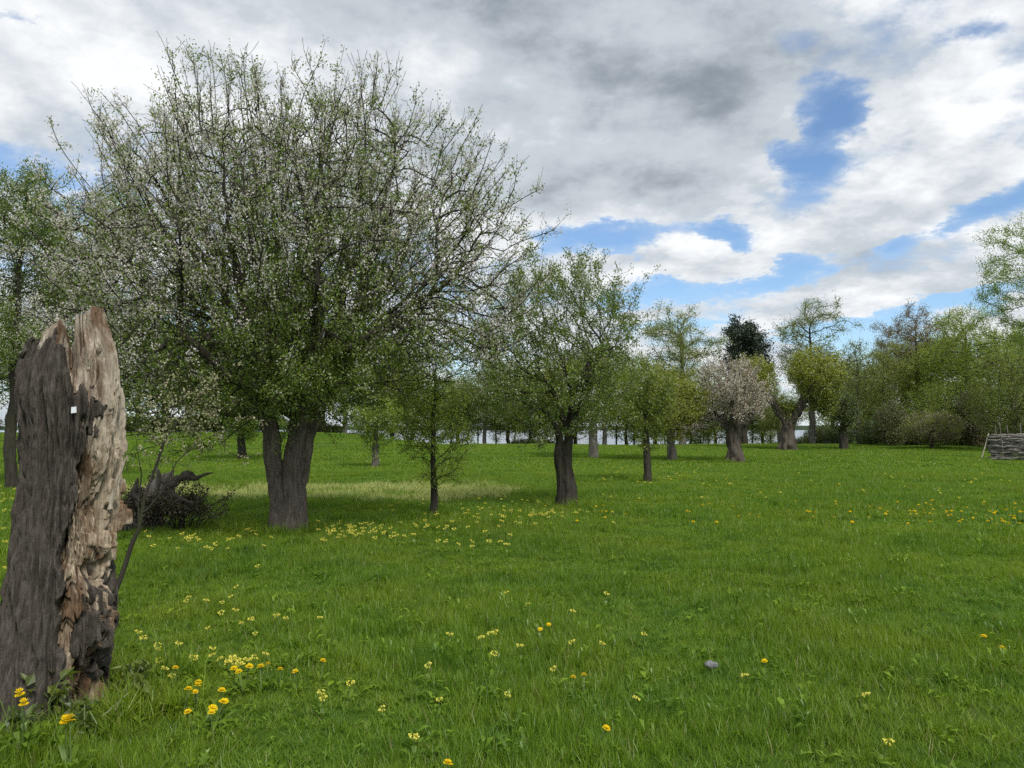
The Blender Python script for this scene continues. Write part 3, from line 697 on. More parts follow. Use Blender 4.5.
def young(px, py, top_py, half_px, label, seed, leaf, n, low=0.35, bark='bark_dark', vase=False, tip=0.004, trunk=0.07, lsz=0.05, lean=0.0):
    r = np.random.default_rng(seed); p = G(px, py); d = p.y; top = height_at(top_py, d) - p.z; w = half_px / FPX * d
    stems = [(-1, [(0, 0, -0.1, trunk * 1.35), (0.02, 0, 0.25, trunk), (0.03 + lean, 0, top * 0.32, trunk * 0.8), (0.02 + lean * 1.5, 0.02, top * 0.6, trunk * 0.5), (lean * 2, 0, top * 0.86, trunk * 0.22)])]
    m = 1100; zc = top * (low + 1) / 2
    A = ellipsoid(r, m, (lean * 1.5, 0, zc), (w, w, top * (1 - low) / 2 * 1.02))
    if vase: A = A[np.hypot(A[:, 0], A[:, 1]) < w * (0.25 + 0.75 * sstep(A[:, 2], top * low, top * 0.75))]
    build_tree('young_tree', label, 'tree', p, face_rz(p), stems, A, top * 0.035, top * 0.055, tip, trunk * 0.6, r, M[bark], M['twig'],
        [('foliage', M[leaf], n, lsz, lsz * .62, lsz * 0.9, trunk * .25, None, 4)], twigs=(2, top * 0.09, 2, 0.5, 0.2, top * low), trop=(0, 0, 0.35), start=top * low * 0.75, thick=trunk * .45, gnarl=0.05)
young(433, 517, 352, 36, 'slim young tree with sparse yellow-green leaves down its straight grey stem', 21, 'leaf_mid', 8500, 0.20, 'bark_dark', trunk=0.065, lsz=0.042)
young(647, 482, 368, 32, 'small young tree with upswept branches and a thin dark stem', 22, 'leaf_yellow', 9500, 0.24, 'bark_dark', True, trunk=0.11, lsz=0.065)
young(375, 468, 395, 30, 'vase-shaped young tree beyond the strip of pale tall grass', 23, 'leaf_mid', 7000, 0.18, 'bark_grey', True, trunk=0.15, lsz=0.09)

# --- background trees (d is the depth in metres)
def crown_tree(name, label, px, d, top_py, half_px, seed, leaf, n, low=0.25, trunk=0.22, bark='bark_grey', twig='twig', lsz=0.14, shape='round', base_py=None, lean=0.0, per=6, sig=1.6, m=900, extra=None, group=None, twl=0.07, cat='tree', Dk=0.032):
    r = np.random.default_rng(seed)
    p = G(px, base_py) if base_py else AT(px, d); d = p.y
    top = height_at(top_py, d) - p.z; w = half_px / FPX * d
    stems = [(-1, [(0, 0, -0.2, trunk * 1.25), (0, 0, 0.25, trunk), (lean * .4, 0, top * low, trunk * 0.85), (lean, 0.1, top * 0.55, trunk * 0.5), (lean * 1.2, 0, top * 0.8, trunk * 0.2)])]
    zc = top * (low + 1) / 2; rz_ = top * (1 - low) / 2
    if shape == 'round': A = ellipsoid(r, m, (lean, 0, zc), (w, w, rz_))
    elif shape == 'clumps':
        A = []; k = 30
        for _ in range(k):
            c = ellipsoid(r, 1, (lean, 0, zc), (w * .82, w * .82, rz_ * .85), 0.3)[0]; A.append(ellipsoid(r, m // k, c, (w * .36, w * .36, rz_ * .24)))
        A = np.concatenate(A)
    elif shape == 'plates':
        A = []
        for _ in range(12):
            z = r.uniform(low + .1, 0.97) * top; q = w * (0.85 if z < top * .8 else 0.55) ; a = r.uniform(0, 6.28); c = (lean + math.cos(a) * q * .6 * r.random(), math.sin(a) * q * .6, z)
            A.append(ellipsoid(r, m // 12, c, (w * .5, w * .5, rz_ * .12)))
        A = np.concatenate(A)
    elif shape == 'upright':
        A = ellipsoid(r, m, (lean, 0, zc), (w, w, rz_)); A = A[np.hypot(A[:, 0] - lean, A[:, 1]) < w * (0.35 + 0.65 * sstep(A[:, 2], top * low, top * .7))]
    if extra is not None: A = np.concatenate([A, extra(r, top, w)])
    t = build_tree(name, label, cat, p, face_rz(p) + 0.0, stems, A, top * Dk, top * Dk * 1.5, max(0.008, d * 0.00022), trunk * 0.55, r, M[bark], M[twig],
        [(nm, M[lf], cnt, lsz, lsz * .65, lsz * sig, trunk * .32, wf, per) for (nm, lf, cnt, wf) in (leaf if isinstance(leaf, list) else [('foliage', leaf, n, None)])],
        twigs=(2, top * twl, 2, 0.4, 0.2, top * low), trop=(0, 0, 0.2), start=top * low * 0.7, thick=trunk * .35, gnarl=0.08, group=group)
    return t

# mid distance
crown_tree('meadow_tree', 'grey-trunked tree with a low yellow-green crown, left of the blossoming pollard', 672, 38, 372, 42, 31, 'leaf_yellow', 20000, 0.22, 0.23, 'bark_grey', base_py=461, lsz=0.09)
def pollard():
    r = np.random.default_rng(33); p = G(735, 462); s = p.y / FPX
    stems = [(-1, [(0, 0, -0.2, 0.60), (0, 0, 0.3, 0.40), (0.02, 0, 0.8, 0.31), (0.05, 0, 1.4, 0.32), (0.1, 0, 2.0, 0.3), (0.2, 0, 2.6, 0.2)]),
             (0, [(0.05, 0, 1.4, .3), (-0.45, 0, 1.9, .22), (-.8, .1, 2.4, .14)]), (0, [(0.1, 0, 1.6, .3), (0.7, -.1, 2.1, .2), (1.0, 0, 2.6, .12)]), (0, [(0.05, 0, 1.6, .3), (0.0, -.6, 2.3, .18), (-.1, -.9, 2.9, .1)])]
    A = np.concatenate([ellipsoid(r, 900, (-0.05, 0, 3.35), (1.5, 1.45, 1.5)), ellipsoid(r, 160, (-1.1, 0, 2.1), (.55, .8, .6)), ellipsoid(r, 160, (1.1, 0, 2.4), (.5, .8, .45))])
    build_tree('blossom_tree', 'stout-trunked old pollard tree covered in pale pinkish blossom', 'tree', p, face_rz(p), stems, A, 0.17, 0.24, 0.009, 0.22, r, M['bark_pollard'], M['twig_brown'],
        [('blossom', M['blossom_old'], 14000, 0.07, 0.06, 0.085, 0.03, None, 8), ('foliage', M['bud_brown'], 4500, 0.07, 0.045, 0.08, 0.03, None, 4)], twigs=(2, 0.5, 2, 0.5, 0.3, 1.5), start=1.7, thick=0.09, gnarl=0.1, bark_amp=0.22, lobes=0.6, shoots=(0.3, 0.5, .4))
    # crumbled bark and soil round the foot
    return p
POLL = pollard()
def fork_tree():
    r = np.random.default_rng(35); p = G(788, 451); d = p.y; top = height_at(352, d) - p.z; k = top / 7.0
    stems = [(-1, [(0, 0, -0.2, .85), (0, 0, .5, .55), (0.05, 0, 1.5, .45), (0.1, 0, 2.3, .42)]),
             (0, [(0.1, 0, 2.0, .4), (-.7, 0, 3.2, .34), (-1.5, 0, 4.2 * k, .25), (-1.9, 0, 5.0 * k, .14)]),
             (0, [(0.1, 0, 2.1, .4), (.9, 0, 3.3, .34), (1.6, .1, 4.4 * k, .24), (2.2, 0, 5.4 * k, .14)])]
    A = np.concatenate([ellipsoid(r, 420, (-1.9, 0, 5.1 * k), (1.35, 1.4, 1.35)), ellipsoid(r, 620, (1.9, 0, 5.3 * k), (1.75, 1.6, 1.7)), ellipsoid(r, 160, (2.4, 0, 3.6), (.8, .8, .9)), ellipsoid(r, 60, (0, 0, 2.8), (.5, .6, .9))])
    build_tree('forked_tree', 'broad forked tree with foliage hugging its two thick limbs, right of the blossoming pollard', 'tree', p, face_rz(p), stems, A, 0.26, 0.36, 0.012, 0.3, r, M['bark_pollard'], M['twig'],
        [('foliage', M['leaf_yellow'], 22000, 0.13, 0.09, 0.18, 0.3, None, 6), ('ivy', M['leaf_dark'], 5000, 0.11, 0.09, 0.22, 0.45, lambda P: 1.0 * ((P[:, 2] < 4.6) & (P[:, 2] > 1.4)), 5)], twigs=(2, 0.6, 2, 0.3, 0.3, 1.2), start=1.2, thick=0.13, bark_amp=0.22, lobes=0.3)
fork_tree()
crown_tree('tall_tree', 'tall airy pale green tree rising behind the low yellow-green tree', 682, 66, 308, 40, 36, 'leaf_far', 20000, 0.36, 0.30, lsz=0.12, shape='clumps', sig=1.7)
crown_tree('tall_tree', 'tall airy tree rising behind the forked tree, its top above all neighbours', 812, 70, 300, 33, 37, 'leaf_far', 17000, 0.34, 0.30, lsz=0.12, shape='clumps', sig=1.7)
crown_tree('pine_tree', 'dark blue-green pine standing behind the blossoming pollard', 744, 72, 321, 32, 38, 'needle', 22000, 0.50, 0.32, 'bark_dark', lsz=0.20, shape='plates', sig=1.3, per=8)
crown_tree('meadow_tree', 'leaning grey-trunked tree half hidden behind the smaller green apple tree', 594, 40, 352, 40, 39, 'leaf_mid', 12000, 0.34, 0.24, 'bark_grey', base_py=459, lsz=0.11)
# wood along the right
crown_tree('wood_tree', 'slender feathery tree standing alone between forked tree and wood edge', 858, 66, 345, 20, 41, 'leaf_far', 8000, 0.18, 0.16, lsz=0.11, shape='upright', sig=1.5)
crown_tree('wood_tree', 'tall tree with bare brownish twig tops in the wood', 918, 72, 312, 38, 42, [('foliage', 'leaf_yellow', 24000, lambda P: 1.1 - sstep(P[:, 2], 6, 11)), ('buds', 'bud_brown', 14000, lambda P: sstep(P[:, 2], 6, 10))], 0, 0.2, 0.30, lsz=0.12, shape='upright', twig='twig_brown')
crown_tree('wood_tree', 'thin light green tree beside the bare-topped tree', 884, 68, 345, 20, 43, 'leaf_far', 12000, 0.15, 0.18, lsz=0.11, shape='upright')
crown_tree('wood_tree', 'broad full green tree in the wood, between bare-topped tree and fence', 968, 66, 308, 44, 44, 'leaf_fresh', 36000, 0.12, 0.32, lsz=0.12, shape='clumps', sig=1.9, m=1500)
crown_tree('wood_tree', 'towering loose green tree above the woven fence', 1052, 56, 196, 62, 45, 'leaf_mid', 38000, 0.14, 0.36, lsz=0.12, shape='clumps', sig=1.7, m=1500)
crown_tree('wood_tree', 'drooping bright green tree right behind the woven fence', 1014, 50, 345, 44, 46, 'leaf_yellow', 26000, 0.06, 0.22, lsz=0.09, shape='round', sig=1.9)
crown_tree('wood_tree', 'bushy green tree at the wood edge, low and dense', 945, 60, 385, 32, 47, 'leaf_mid', 16000, 0.05, 0.2, lsz=0.10, shape='round', sig=1.8)
crown_tree('dark_pollard', 'dark leafless-looking pollard stub at the wood edge beside the slender tree', 843, 58, 392, 13, 48, [('foliage', 'leaf_dark', 5000, None)], 0, 0.3, 0.34, 'bark_dark', lsz=0.11)
crown_tree('round_shrub', 'round brownish shrub at the meadow rim before the wood', 930, 55, 412, 27, 49, [('foliage', 'bud_brown', 9000, None), ('green_leaves', 'leaf_mid', 6000, None)], 0, 0.08, 0.12, 'bark_dark', 'twig_brown', lsz=0.09, shape='round', cat='shrub')
crown_tree('brown_shrub', 'tall brown twiggy shrub left of the fence end', 972, 58, 392, 14, 50, [('foliage', 'bud_brown', 7000, None), ('green_leaves', 'leaf_dark', 4000, None)], 0, 0.06, 0.12, 'bark_dark', 'twig_brown', lsz=0.10, cat='shrub')
crown_tree('dark_shrub', 'dark brown shrub at the wood edge beneath the thin light tree', 890, 60, 405, 16, 51, [('foliage', 'leaf_dark', 8000, None), ('buds', 'bud_brown', 4000, None)], 0, 0.06, 0.14, 'bark_dark', 'twig_brown', lsz=0.10, cat='shrub')
# left
crown_tree('orchard_tree', 'green tree behind the old stump, its dark trunk beside the stump', 14, 19, 158, 66, 52, [('foliage', 'leaf_deep', 46000, None), ('blossom', 'blossom', 8000, None)], 0, 0.30, 0.14, 'bark_dark', lsz=0.055, shape='clumps', m=1800, base_py=None, sig=1.6, Dk=0.028)
crown_tree('orchard_tree', 'lower green tree between the stump top and the large apple tree', 92, 22, 196, 52, 53, [('foliage', 'leaf_apple', 42000, None), ('blossom', 'blossom', 16000, None)], 0, 0.26, 0.13, 'bark_dark', lsz=0.06, shape='clumps', m=1600, sig=1.6, Dk=0.028)
crown_tree('orchard_tree', 'dark-trunked tree standing far left behind the broken log', 242, 40, 372, 42, 54, 'leaf_mid', 15000, 0.22, 0.2, 'bark_dark', base_py=461, lsz=0.10)
# wide row along the lake rim: one tree of each of three kinds, then copies
def lake_row():
    protos = [crown_tree('lakeside_tree', 'x', 485, 78, 362, 38, 61, 'leaf_far', 16000, 0.20, 0.22, lsz=0.15, shape='clumps', sig=1.9),
              crown_tree('lakeside_tree', 'x', 530, 84, 356, 36, 62, 'leaf_mid', 16000, 0.18, 0.2, 'bark_dark', lsz=0.15, shape='round', sig=1.8),
              crown_tree('lakeside_tree', 'x', 560, 80, 370, 34, 63, 'leaf_yellow', 14000, 0.22, 0.26, 'bark_dark', lsz=0.15, shape='upright', sig=1.6)]
    r = random.Random(3)
    kinds = ['pale airy', 'round full-crowned', 'upswept yellow-green']
    def where(px): return 'behind the stump and large apple tree' if px < 330 else 'between the two apple trees' if px < 540 else 'behind the smaller apple tree and young tree' if px < 700 else 'behind the blossoming pollard and forked tree'
    def lab_(i, px): return '%s tree in the lakeside row, %s' % (kinds[i], where(px)), 'lakeside %s trees %s' % (kinds[i], where(px))
    for i, (p, px) in enumerate(zip(protos, (485, 530, 560))): p['label'], p['group'] = lab_(i, px)
    spots = [(-260, 90, 1.2), (-150, 96, 1.25), (-60, 88, 1.2), (-10, 80, 1.2), (35, 92, 1.2), (70, 82, 1.05), (105, 94, 1.25), (138, 84, 1.1), (165, 94, 1.2), (190, 84, 1.0), (215, 95, 1.15), (240, 86, 1.0), (268, 94, 1.15), (295, 86, 1.0), (322, 97, 1.2), (345, 88, .95), (368, 98, 1.1), (392, 88, .95), (412, 98, 1.05), (432, 86, .85), (458, 94, 1.05), (508, 90, 1.05),
             (546, 94, 1.05), (575, 86, .95), (604, 78, 1.0), (626, 90, 1.05), (655, 82, .85), (690, 92, .9), (715, 86, .85), (762, 90, .95), (778, 80, .75), (832, 88, 1.0), (868, 92, .95), (850, 78, .8)]
    for i, (px, d, s) in enumerate(spots):
        l, g = lab_(i % 3, px); q = AT(px, d); copy_thing(protos[i % 3], l, q, r.uniform(0, 6.28), s * (1.18 if px < 560 else 1.05) * r.uniform(0.9, 1.1), g)
    thin = crown_tree('lakeside_sapling', 'slim dark-stemmed tree in the lakeside row, between the apple trees', 452, 80, 392, 13, 66, 'leaf_mid', 5000, 0.3, 0.10, 'bark_dark', lsz=0.13, shape='upright', group='slim trees by the lake between the apple trees')
    for (px, d, s) in ((468, 84, 1.0), (478, 78, .9), (496, 86, 1.1), (515, 80, .9), (568, 82, 1.1), (616, 80, 1.0), (634, 84, 1.1), (642, 78, .9), (664, 84, 1.0), (683, 80, .9), (700, 88, 1.1), (708, 80, .8), (726, 86, 1.0), (752, 82, .9), (770, 86, 1.0)):
        w = 'between the apple trees' if px < 560 else 'beyond the young trees and pollard'
        copy_thing(thin, 'slim dark-stemmed tree in the lakeside row, ' + w, AT(px, d), r.uniform(0, 6.28), s, 'slim trees by the lake ' + w)
    # wood behind on the right
    g2 = 'trees filling the wood on the right'; lab2 = 'green tree filling the depth of the wood behind the edge'
    src = crown_tree('wood_tree', lab2, 990, 84, 335, 40, 64, 'leaf_mid', 20000, 0.1, 0.28, lsz=0.18, shape='clumps', sig=1.9, group=g2)
    for (px, d, s) in ((905, 88, .95), (940, 92, 1.05), (1050, 80, 1.1), (1110, 72, 1.1), (1180, 64, 1.0), (870, 96, .75), (1090, 58, .9)):
        copy_thing(src, lab2, AT(px, d), r.uniform(0, 6.28), s, g2)
    g3 = 'low bushes under the wood edge'; lab3 = 'low green bush in the undergrowth along the wood edge'
    src = crown_tree('undergrowth_bush', lab3, 905, 64, 420, 20, 65, 'leaf_dark', 9000, 0.03, 0.1, 'bark_dark', lsz=0.11, group=g3, cat='bush', sig=1.9)
    for (px, d, s) in ((870, 66, .9), (838, 70, .7), (960, 62, 1.1), (990, 60, 1.1), (1020, 54, 1.0), (1050, 48, 1.0), (820, 74, .8), (915, 62, .8)):
        copy_thing(src, lab3, AT(px, d), r.uniform(0, 6.28), (s * 1.1, s * 1.1, s), g3)
    g4 = 'low bushes by the lake'; lab4 = 'low dark bush among the lakeside trunks, '
    for (px, d, s) in ((522, 82, .7), (542, 84, .8), (415, 88, .5), (500, 86, .6), (300, 92, .8), (250, 90, .7), (180, 86, .8), (120, 84, .8), (738, 82, .55), (60, 84, .8), (-20, 84, .9), (335, 94, .6), (375, 90, .55), (440, 90, .35), (465, 86, .3), (575, 86, .35), (612, 84, .4), (640, 88, .45), (668, 86, .45), (700, 84, .4), (722, 86, .5), (758, 84, .5), (772, 82, .6), (805, 80, .7), (152, 90, .9), (215, 92, .9), (90, 90, .9), (110, 98, 1.0), (135, 96, .9), (195, 99, 1.0), (232, 98, .9), (270, 99, 1.0), (318, 100, .9), (355, 99, .8)):
        copy_thing(src, lab4 + where(px), AT(px, d), r.uniform(0, 6.28), (s * 1.3, s * 1.3, s), g4 + ' ' + where(px))
lake_row()

# ------------------------------------------------------------------ the old broken stump
def wood_mat():
    m, nt = new_mat('rotten_wood'); b = NB(nt)
    oc = b.n('ShaderNodeTexCoord').outputs['Object']
    fib = b.noise(b.scale(oc, (1, 1, 0.07)), 60, 6, 0.65, 0.4); blk = b.noise(b.scale(oc, (1, 1, 0.35)), 7, 5, 0.6, 0.5); fine = b.noise(oc, 120, 3)
    col = b.mix(b.ramp(fib, 0.3, 0.68), rgb(0.17, 0.12, 0.075), rgb(0.56, 0.475, 0.36))
    col = b.mix(b.attr('grey'), col, b.mix(b.ramp(fib, 0.3, 0.7), rgb(0.24, 0.20, 0.16), rgb(0.58, 0.52, 0.43)))
    col = b.mix(b.ramp(blk, 0.48, 0.60, 0, 0.85), col, rgb(0.12, 0.066, 0.034))
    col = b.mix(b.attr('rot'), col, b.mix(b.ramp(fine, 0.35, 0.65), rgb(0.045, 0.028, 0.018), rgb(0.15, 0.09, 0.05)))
    h = b.math('ADD', b.math('ADD', fib, b.math('MULTIPLY', blk, 0.8)), b.math('MULTIPLY', fine, 0.15))
    b.out(b.principled(col, 0.92, b.bump(h, 0.8, 0.012), 0.12)); return m
def stump_bark_mat():
    m, nt = new_mat('stump_bark'); b = NB(nt)
    oc = b.n('ShaderNodeTexCoord').outputs['Object']
    st = b.noise(b.scale(oc, (1, 1, 0.2)), 40, 6, 0.7, 0.8); fine = b.noise(oc, 90, 4, 0.7); big = b.noise(oc, 4, 4)
    col = b.mix(b.ramp(st, 0.32, 0.68), rgb(0.030, 0.025, 0.021), rgb(0.135, 0.118, 0.10))
    col = b.mix(b.ramp(big, 0.45, 0.7, 0, 0.5), col, rgb(0.085, 0.075, 0.062))
    col = b.mix(b.ramp(fine, 0.62, 0.74, 0, 0.6), col, rgb(0.22, 0.22, 0.20))
    b.out(b.principled(col, 0.92, b.bump(b.math('ADD', st, b.math('MULTIPLY', fine, 0.4)), 0.9, 0.014), 0.12)); return m
def build_stump():
    KX, KZ = 0.00465, 0.00560; PY0 = 716
    rz = math.atan2(-STUMP.x, STUMP.y)
    NT, NZ = 600, 430
    th = np.linspace(0, 2 * np.pi, NT, endpoint=False); uu = np.linspace(0, 1, NZ)
    pl = np.array([(770, 92), (706, 84), (650, 76), (600, 65), (540, 57), (500, 51), (430, 49), (395, 54), (380, 53), (350, 45), (325, 39), (300, 36)], float)
    pr = np.array([(770, 52), (706, 50), (690, 50), (650, 58), (615, 56), (560, 51), (540, 51), (500, 53), (465, 59), (440, 58), (400, 57), (350, 48), (320, 41), (300, 38)], float)
    zl = (PY0 - pl[:, 0]) * KZ; zr = (PY0 - pr[:, 0]) * KZ
    s = np.cos(th); front = -np.sin(th)                         # s: left -1 .. right +1 ; front 1 towards the path
    zt = lambda py: (PY0 - py) * KZ
    # broken top: low left slab, notch, tall right column
    tp = np.interp(s, [-1, -0.78, -0.62, -0.40, -0.22, -0.12, -0.05, 0.02, 0.35, 0.75, 1.0], [334, 323, 319, 330, 350, 366, 366, 316, 309, 309, 314])
    tb = np.interp(s, [-1, -0.5, 0, 0.5, 1.0], [334, 345, 345, 322, 316])
    wf = sstep(front, -0.35, 0.15); top = zt(tb * (1 - wf) + tp * wf)
    cs = np.stack([np.cos(th) * 5, np.sin(th) * 5, 0 * th], 1)
    top = top + 0.06 * (fbm(cs * 1.6, 3, 41) - 0.5) + 0.045 * (vnoise(cs * 7, 42) - 0.5)
    Z0 = -0.25
    T, U = np.meshgrid(th, uu, indexing='xy'); Z = Z0 + (top[None] - Z0) * U; S = np.cos(T); FR = -np.sin(T)
    lw = np.interp(Z, zl, pl[:, 1]) if zl[0] < zl[-1] else np.interp(Z, zl[::-1], pl[::-1, 1]); rw = np.interp(Z, zr, pr[:, 1]) if zr[0] < zr[-1] else np.interp(Z, zr[::-1], pr[::-1, 1])
    wside = sstep(S, -0.9, 0.9); Rr = (lw * (1 - wside) + rw * wside) * KX
    Rr = Rr * (1 + 0.0 * T)
    X0 = np.cos(T); Y0 = np.sin(T)
    q = np.stack([(X0 * .35).ravel(), (Y0 * .35).ravel(), Z.ravel()], 1)
    sh = T.shape
    f_ = lambda sc, o, sd: fbm(q * np.array(sc), o, sd).reshape(sh)
    lump = f_((3.2, 3.2, 1.6), 3, 51) - 0.5
    Rr = Rr + lump * 0.07 + 0.03 * np.maximum(0, 1 - np.abs(T - 4.1) / 0.5) * sstep(-Z, -0.6, 0.1)
    # where the bark still clings: boundary measured as the picture's x offset
    bx = np.interp(PY0 - Z.ravel() / KZ, [300, 345, 365, 395, 420, 455, 480, 520, 560, 600, 640, 665, 720], [-24, -14, -8, 2, 14, 16, 10, 2, -6, -11, -8, 2, 6]).reshape(sh) * KX
    xs = S * Rr
    edge = (f_((5, 5, 4), 4, 61) - 0.5) * 0.14 + (f_((17, 17, 8), 4, 62) - 0.5) * 0.10
    bark = np.where(FR > -0.15, (bx - xs) + edge, np.where(S < 0.35, 0.12, 0.12) + edge)
    bark = np.where((FR <= -0.15) & (S > 0.45), 0.02 + edge, bark)
    zpy = PY0 - Z / KZ
    # lower right bark remnant, rotten lower left foot, dark knot patch
    patch = 1.0 - np.sqrt(((xs / KX - 38) / 26) ** 2 + ((zpy - 636) / 44) ** 2)
    bark = np.where(FR > -0.2, np.maximum(bark, patch * 0.07 + edge * 1.3 - 0.03), bark)
    knot = 1.0 - np.sqrt(((xs / KX - 22) / 20) ** 2 + ((zpy - 412) / 26) ** 2)
    bark = np.where(FR > 0, np.maximum(bark, knot * 0.05 + edge * 1.3 - 0.02), bark)
    foot = np.where(FR > -0.3, sstep(zpy, 640, 672) * sstep(-xs / KX, 8, 30), 0)
    bark = bark - foot * 0.14
    # ---- exposed wood: long fibres, chunky broken plates, hollows
    fib = 1 - np.abs(2 * f_((26, 26, 1.3), 3, 71) - 1)
    st = f_((8, 8, 1.7), 3, 72); step = (np.floor(st * 10) + sstep(st * 10 - np.floor(st * 10), 0.75, 1.0)) / 10
    st2 = f_((10, 10, 6.5), 3, 78); step2 = (np.floor(st2 * 9) + sstep(st2 * 9 - np.floor(st2 * 9), 0.8, 1.0)) / 9
    crack = sstep(np.abs(f_((12, 12, 0.8), 3, 73) - 0.5), 0.0, 0.04)
    blocks = f_((16, 16, 9), 3, 74) - 0.5
    low = sstep(zpy, 440, 540)
    wood = Rr - 0.034 + (fib - 0.5) * 0.026 + (step - 0.5) * (0.16 + 0.10 * low) + (step2 - 0.5) * (0.04 + 0.22 * low) - (1 - crack) * 0.035 + blocks * (0.012 + 0.04 * low)
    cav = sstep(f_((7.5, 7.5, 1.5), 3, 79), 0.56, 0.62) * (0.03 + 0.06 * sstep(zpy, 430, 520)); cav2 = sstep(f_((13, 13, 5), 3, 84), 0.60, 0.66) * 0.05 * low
    fib2 = f_((70, 70, 2.2), 2, 85) - 0.5; grit = f_((60, 60, 34), 2, 86) - 0.5
    wood = wood - cav - cav2 + fib2 * 0.016 + grit * 0.010
    def pit(px_, py_, rx, ry, d):
        g = np.exp(-(((xs / KX + 68 - px_) / rx) ** 2 + ((zpy - py_) / ry) ** 2)); return g * d * (FR > -0.1)
    wood -= pit(64, 555, 7, 42, 0.11) + pit(60, 612, 6, 22, 0.09) + pit(96, 576, 10, 12, 0.09) + pit(112, 592, 7, 8, 0.08) + pit(114, 672, 12, 9, 0.16) + pit(84, 655, 8, 26, 0.05) + pit(64, 368, 9, 16, 0.12) + pit(60, 345, 9, 24, 0.10)
    wood -= pit(102, 490, 6, 30, 0.05) + pit(78, 480, 7, 20, 0.05) + pit(20, 706, 18, 12, 0.12) + pit(100, 705, 8, 10, .09) + pit(74, 690, 6, 14, .06)
    wood += foot * ((f_((22, 22, 14), 4, 75) - 0.5) * 0.16)
    wood = np.where(bark > 0.0, np.minimum(wood, Rr - 0.045), wood)
    grey = np.clip(sstep(-zpy, -520, -380) * (0.4 + 0.8 * f_((4, 4, 1.2), 3, 76)), 0, 1); rot = np.clip(0.75 * (cav + cav2) / 0.08 + foot * 1.2 + sstep(zpy, 560, 700) * sstep(f_((6, 6, 3), 3, 77), 0.45, 0.6) * 0.8, 0, 1)  # dark brown mask: carved hollows, the rotten foot and random low blotches
    def surf(Rad):
        lean = 0.03 * np.clip(Z, 0, 3); return np.stack([X0 * Rad + lean * 0, Y0 * Rad * 0.95, Z], 2)
    root = thing('broken_stump', 'tall broken tree stump, dark bark one side and pale rotten wood exposed', 'stump', STUMP, rz)
    g = surf(wood).reshape(-1, 3); i = np.arange(NZ - 1)[:, None] * NT; j = np.arange(NT)[None]; j2 = (j + 1) % NT
    F = np.stack([(i + j).ravel(), (i + j2).ravel(), (i + NT + j2).ravel(), (i + NT + j).ravel()], 1)
    # crown of the wood: broken in, hollowed rings
    rings = []; last = g[-NT:]; cen = np.array([0.02, 0, 0])
    for k, (fr, dz) in enumerate(((0.86, -0.015), (0.66, -0.09), (0.42, -0.17), (0.12, -0.2))):
        rg = last.copy(); rg[:, :2] = cen[:2] + (rg[:, :2] - cen[:2]) * fr
        zz = last[:, 2] * (1 - k * 0.22) + last[:, 2].mean() * (k * 0.22)
        rg[:, 2] = zz + dz + 0.09 * (fbm(np.stack([rg[:, 0] * 22, rg[:, 1] * 22, 0 * zz], 1), 3, 80 + k) - 0.5); rings.append(rg)
    n0 = len(g); V = np.vstack([g] + rings); FF = [F]
    for k in range(4):
        a = (NZ - 1 + k) * NT; FF.append(np.stack([(a + j).ravel(), (a + j2).ravel(), (a + NT + j2).ravel(), (a + NT + j).ravel()], 1))
    c = np.vstack([V, [[0.02, 0, rings[-1][:, 2].mean()]]]); a = (NZ + 3) * NT
    tri = np.stack([(a + j).ravel(), (a + j2).ravel(), np.full(NT, len(c) - 1)], 1)
    ex = np.zeros(4 * NT + 1)
    link('heartwood', mesh_np('heartwood', c, [np.concatenate(FF), tri], {'grey': np.concatenate([grey.ravel(), ex + 0.3]), 'rot': np.concatenate([rot.ravel(), ex + 0.2])}, smooth=False), wood_mat(), root)
    # ---- bark shell
    wq = q + 0.035 * np.stack([f_((6, 6, 2), 2, 95).ravel(), f_((6, 6, 2), 2, 96).ravel(), f_((6, 6, 2), 2, 97).ravel()], 1)
    g_ = lambda sc, o, sd: fbm(wq * np.array(sc), o, sd).reshape(sh)
    fur = sstep(np.abs(2 * g_((19, 19, 1.1), 3, 91) - 1), 0.0, 0.34); fur2 = sstep(np.abs(2 * g_((40, 40, 4.5), 3, 92) - 1), 0.0, 0.5)
    scal = f_((34, 34, 14), 3, 93)
    thk = -0.022 + 0.046 * fur + 0.020 * fur2 + 0.026 * (scal - .5)
    Bk = Rr - 0.012 + thk - 0.10 * (1 - sstep(bark, -0.03, 0.006))
    Bk = Bk - 0.05 * sstep(U, 0.985, 1.0)
    keep = (bark > -0.022) & ((top[None] - Z) > 0.02 + 0.20 * sstep(f_((9, 9, 2.5), 3, 98), 0.40, 0.72))
    kf = keep.reshape(-1)[F].all(1); Fb = F[kf]; used = np.unique(Fb); remap = np.full(NT * NZ, -1); remap[used] = np.arange(len(used))
    vb = surf(Bk).reshape(-1, 3)[used]
    link('bark', mesh_np('bark', vb, remap[Fb], smooth=True), stump_bark_mat(), root)
    # splinters standing off the right flank and the top
    r = np.random.default_rng(6); wm = M.setdefault('wood', bpy.data.materials['rotten_wood'])
    def splinter(x, y, z, L, w, dx, dy):
        n = 7; t = np.linspace(0, 1, n); V = []; F = []
        for k in range(n):
            ww = w * (1 - 0.75 * t[k]) * r.uniform(0.75, 1.2); c0 = np.array([x + dx * t[k] ** 1.6, y + dy * t[k] ** 1.6, z + L * t[k]])
            for a in range(5): V.append(c0 + np.array([math.cos(a * 1.257) * ww, math.sin(a * 1.257) * ww * 0.5, r.normal(0, .006)]))
        for k in range(n - 1):
            for a in range(5): F.append([k * 5 + a, k * 5 + (a + 1) % 5, (k + 1) * 5 + (a + 1) % 5, (k + 1) * 5 + a])
        link('splinter', mesh_np('splinter', V, np.array(F), {'grey': np.full(len(V), .8), 'rot': np.zeros(len(V))}), wm, root)
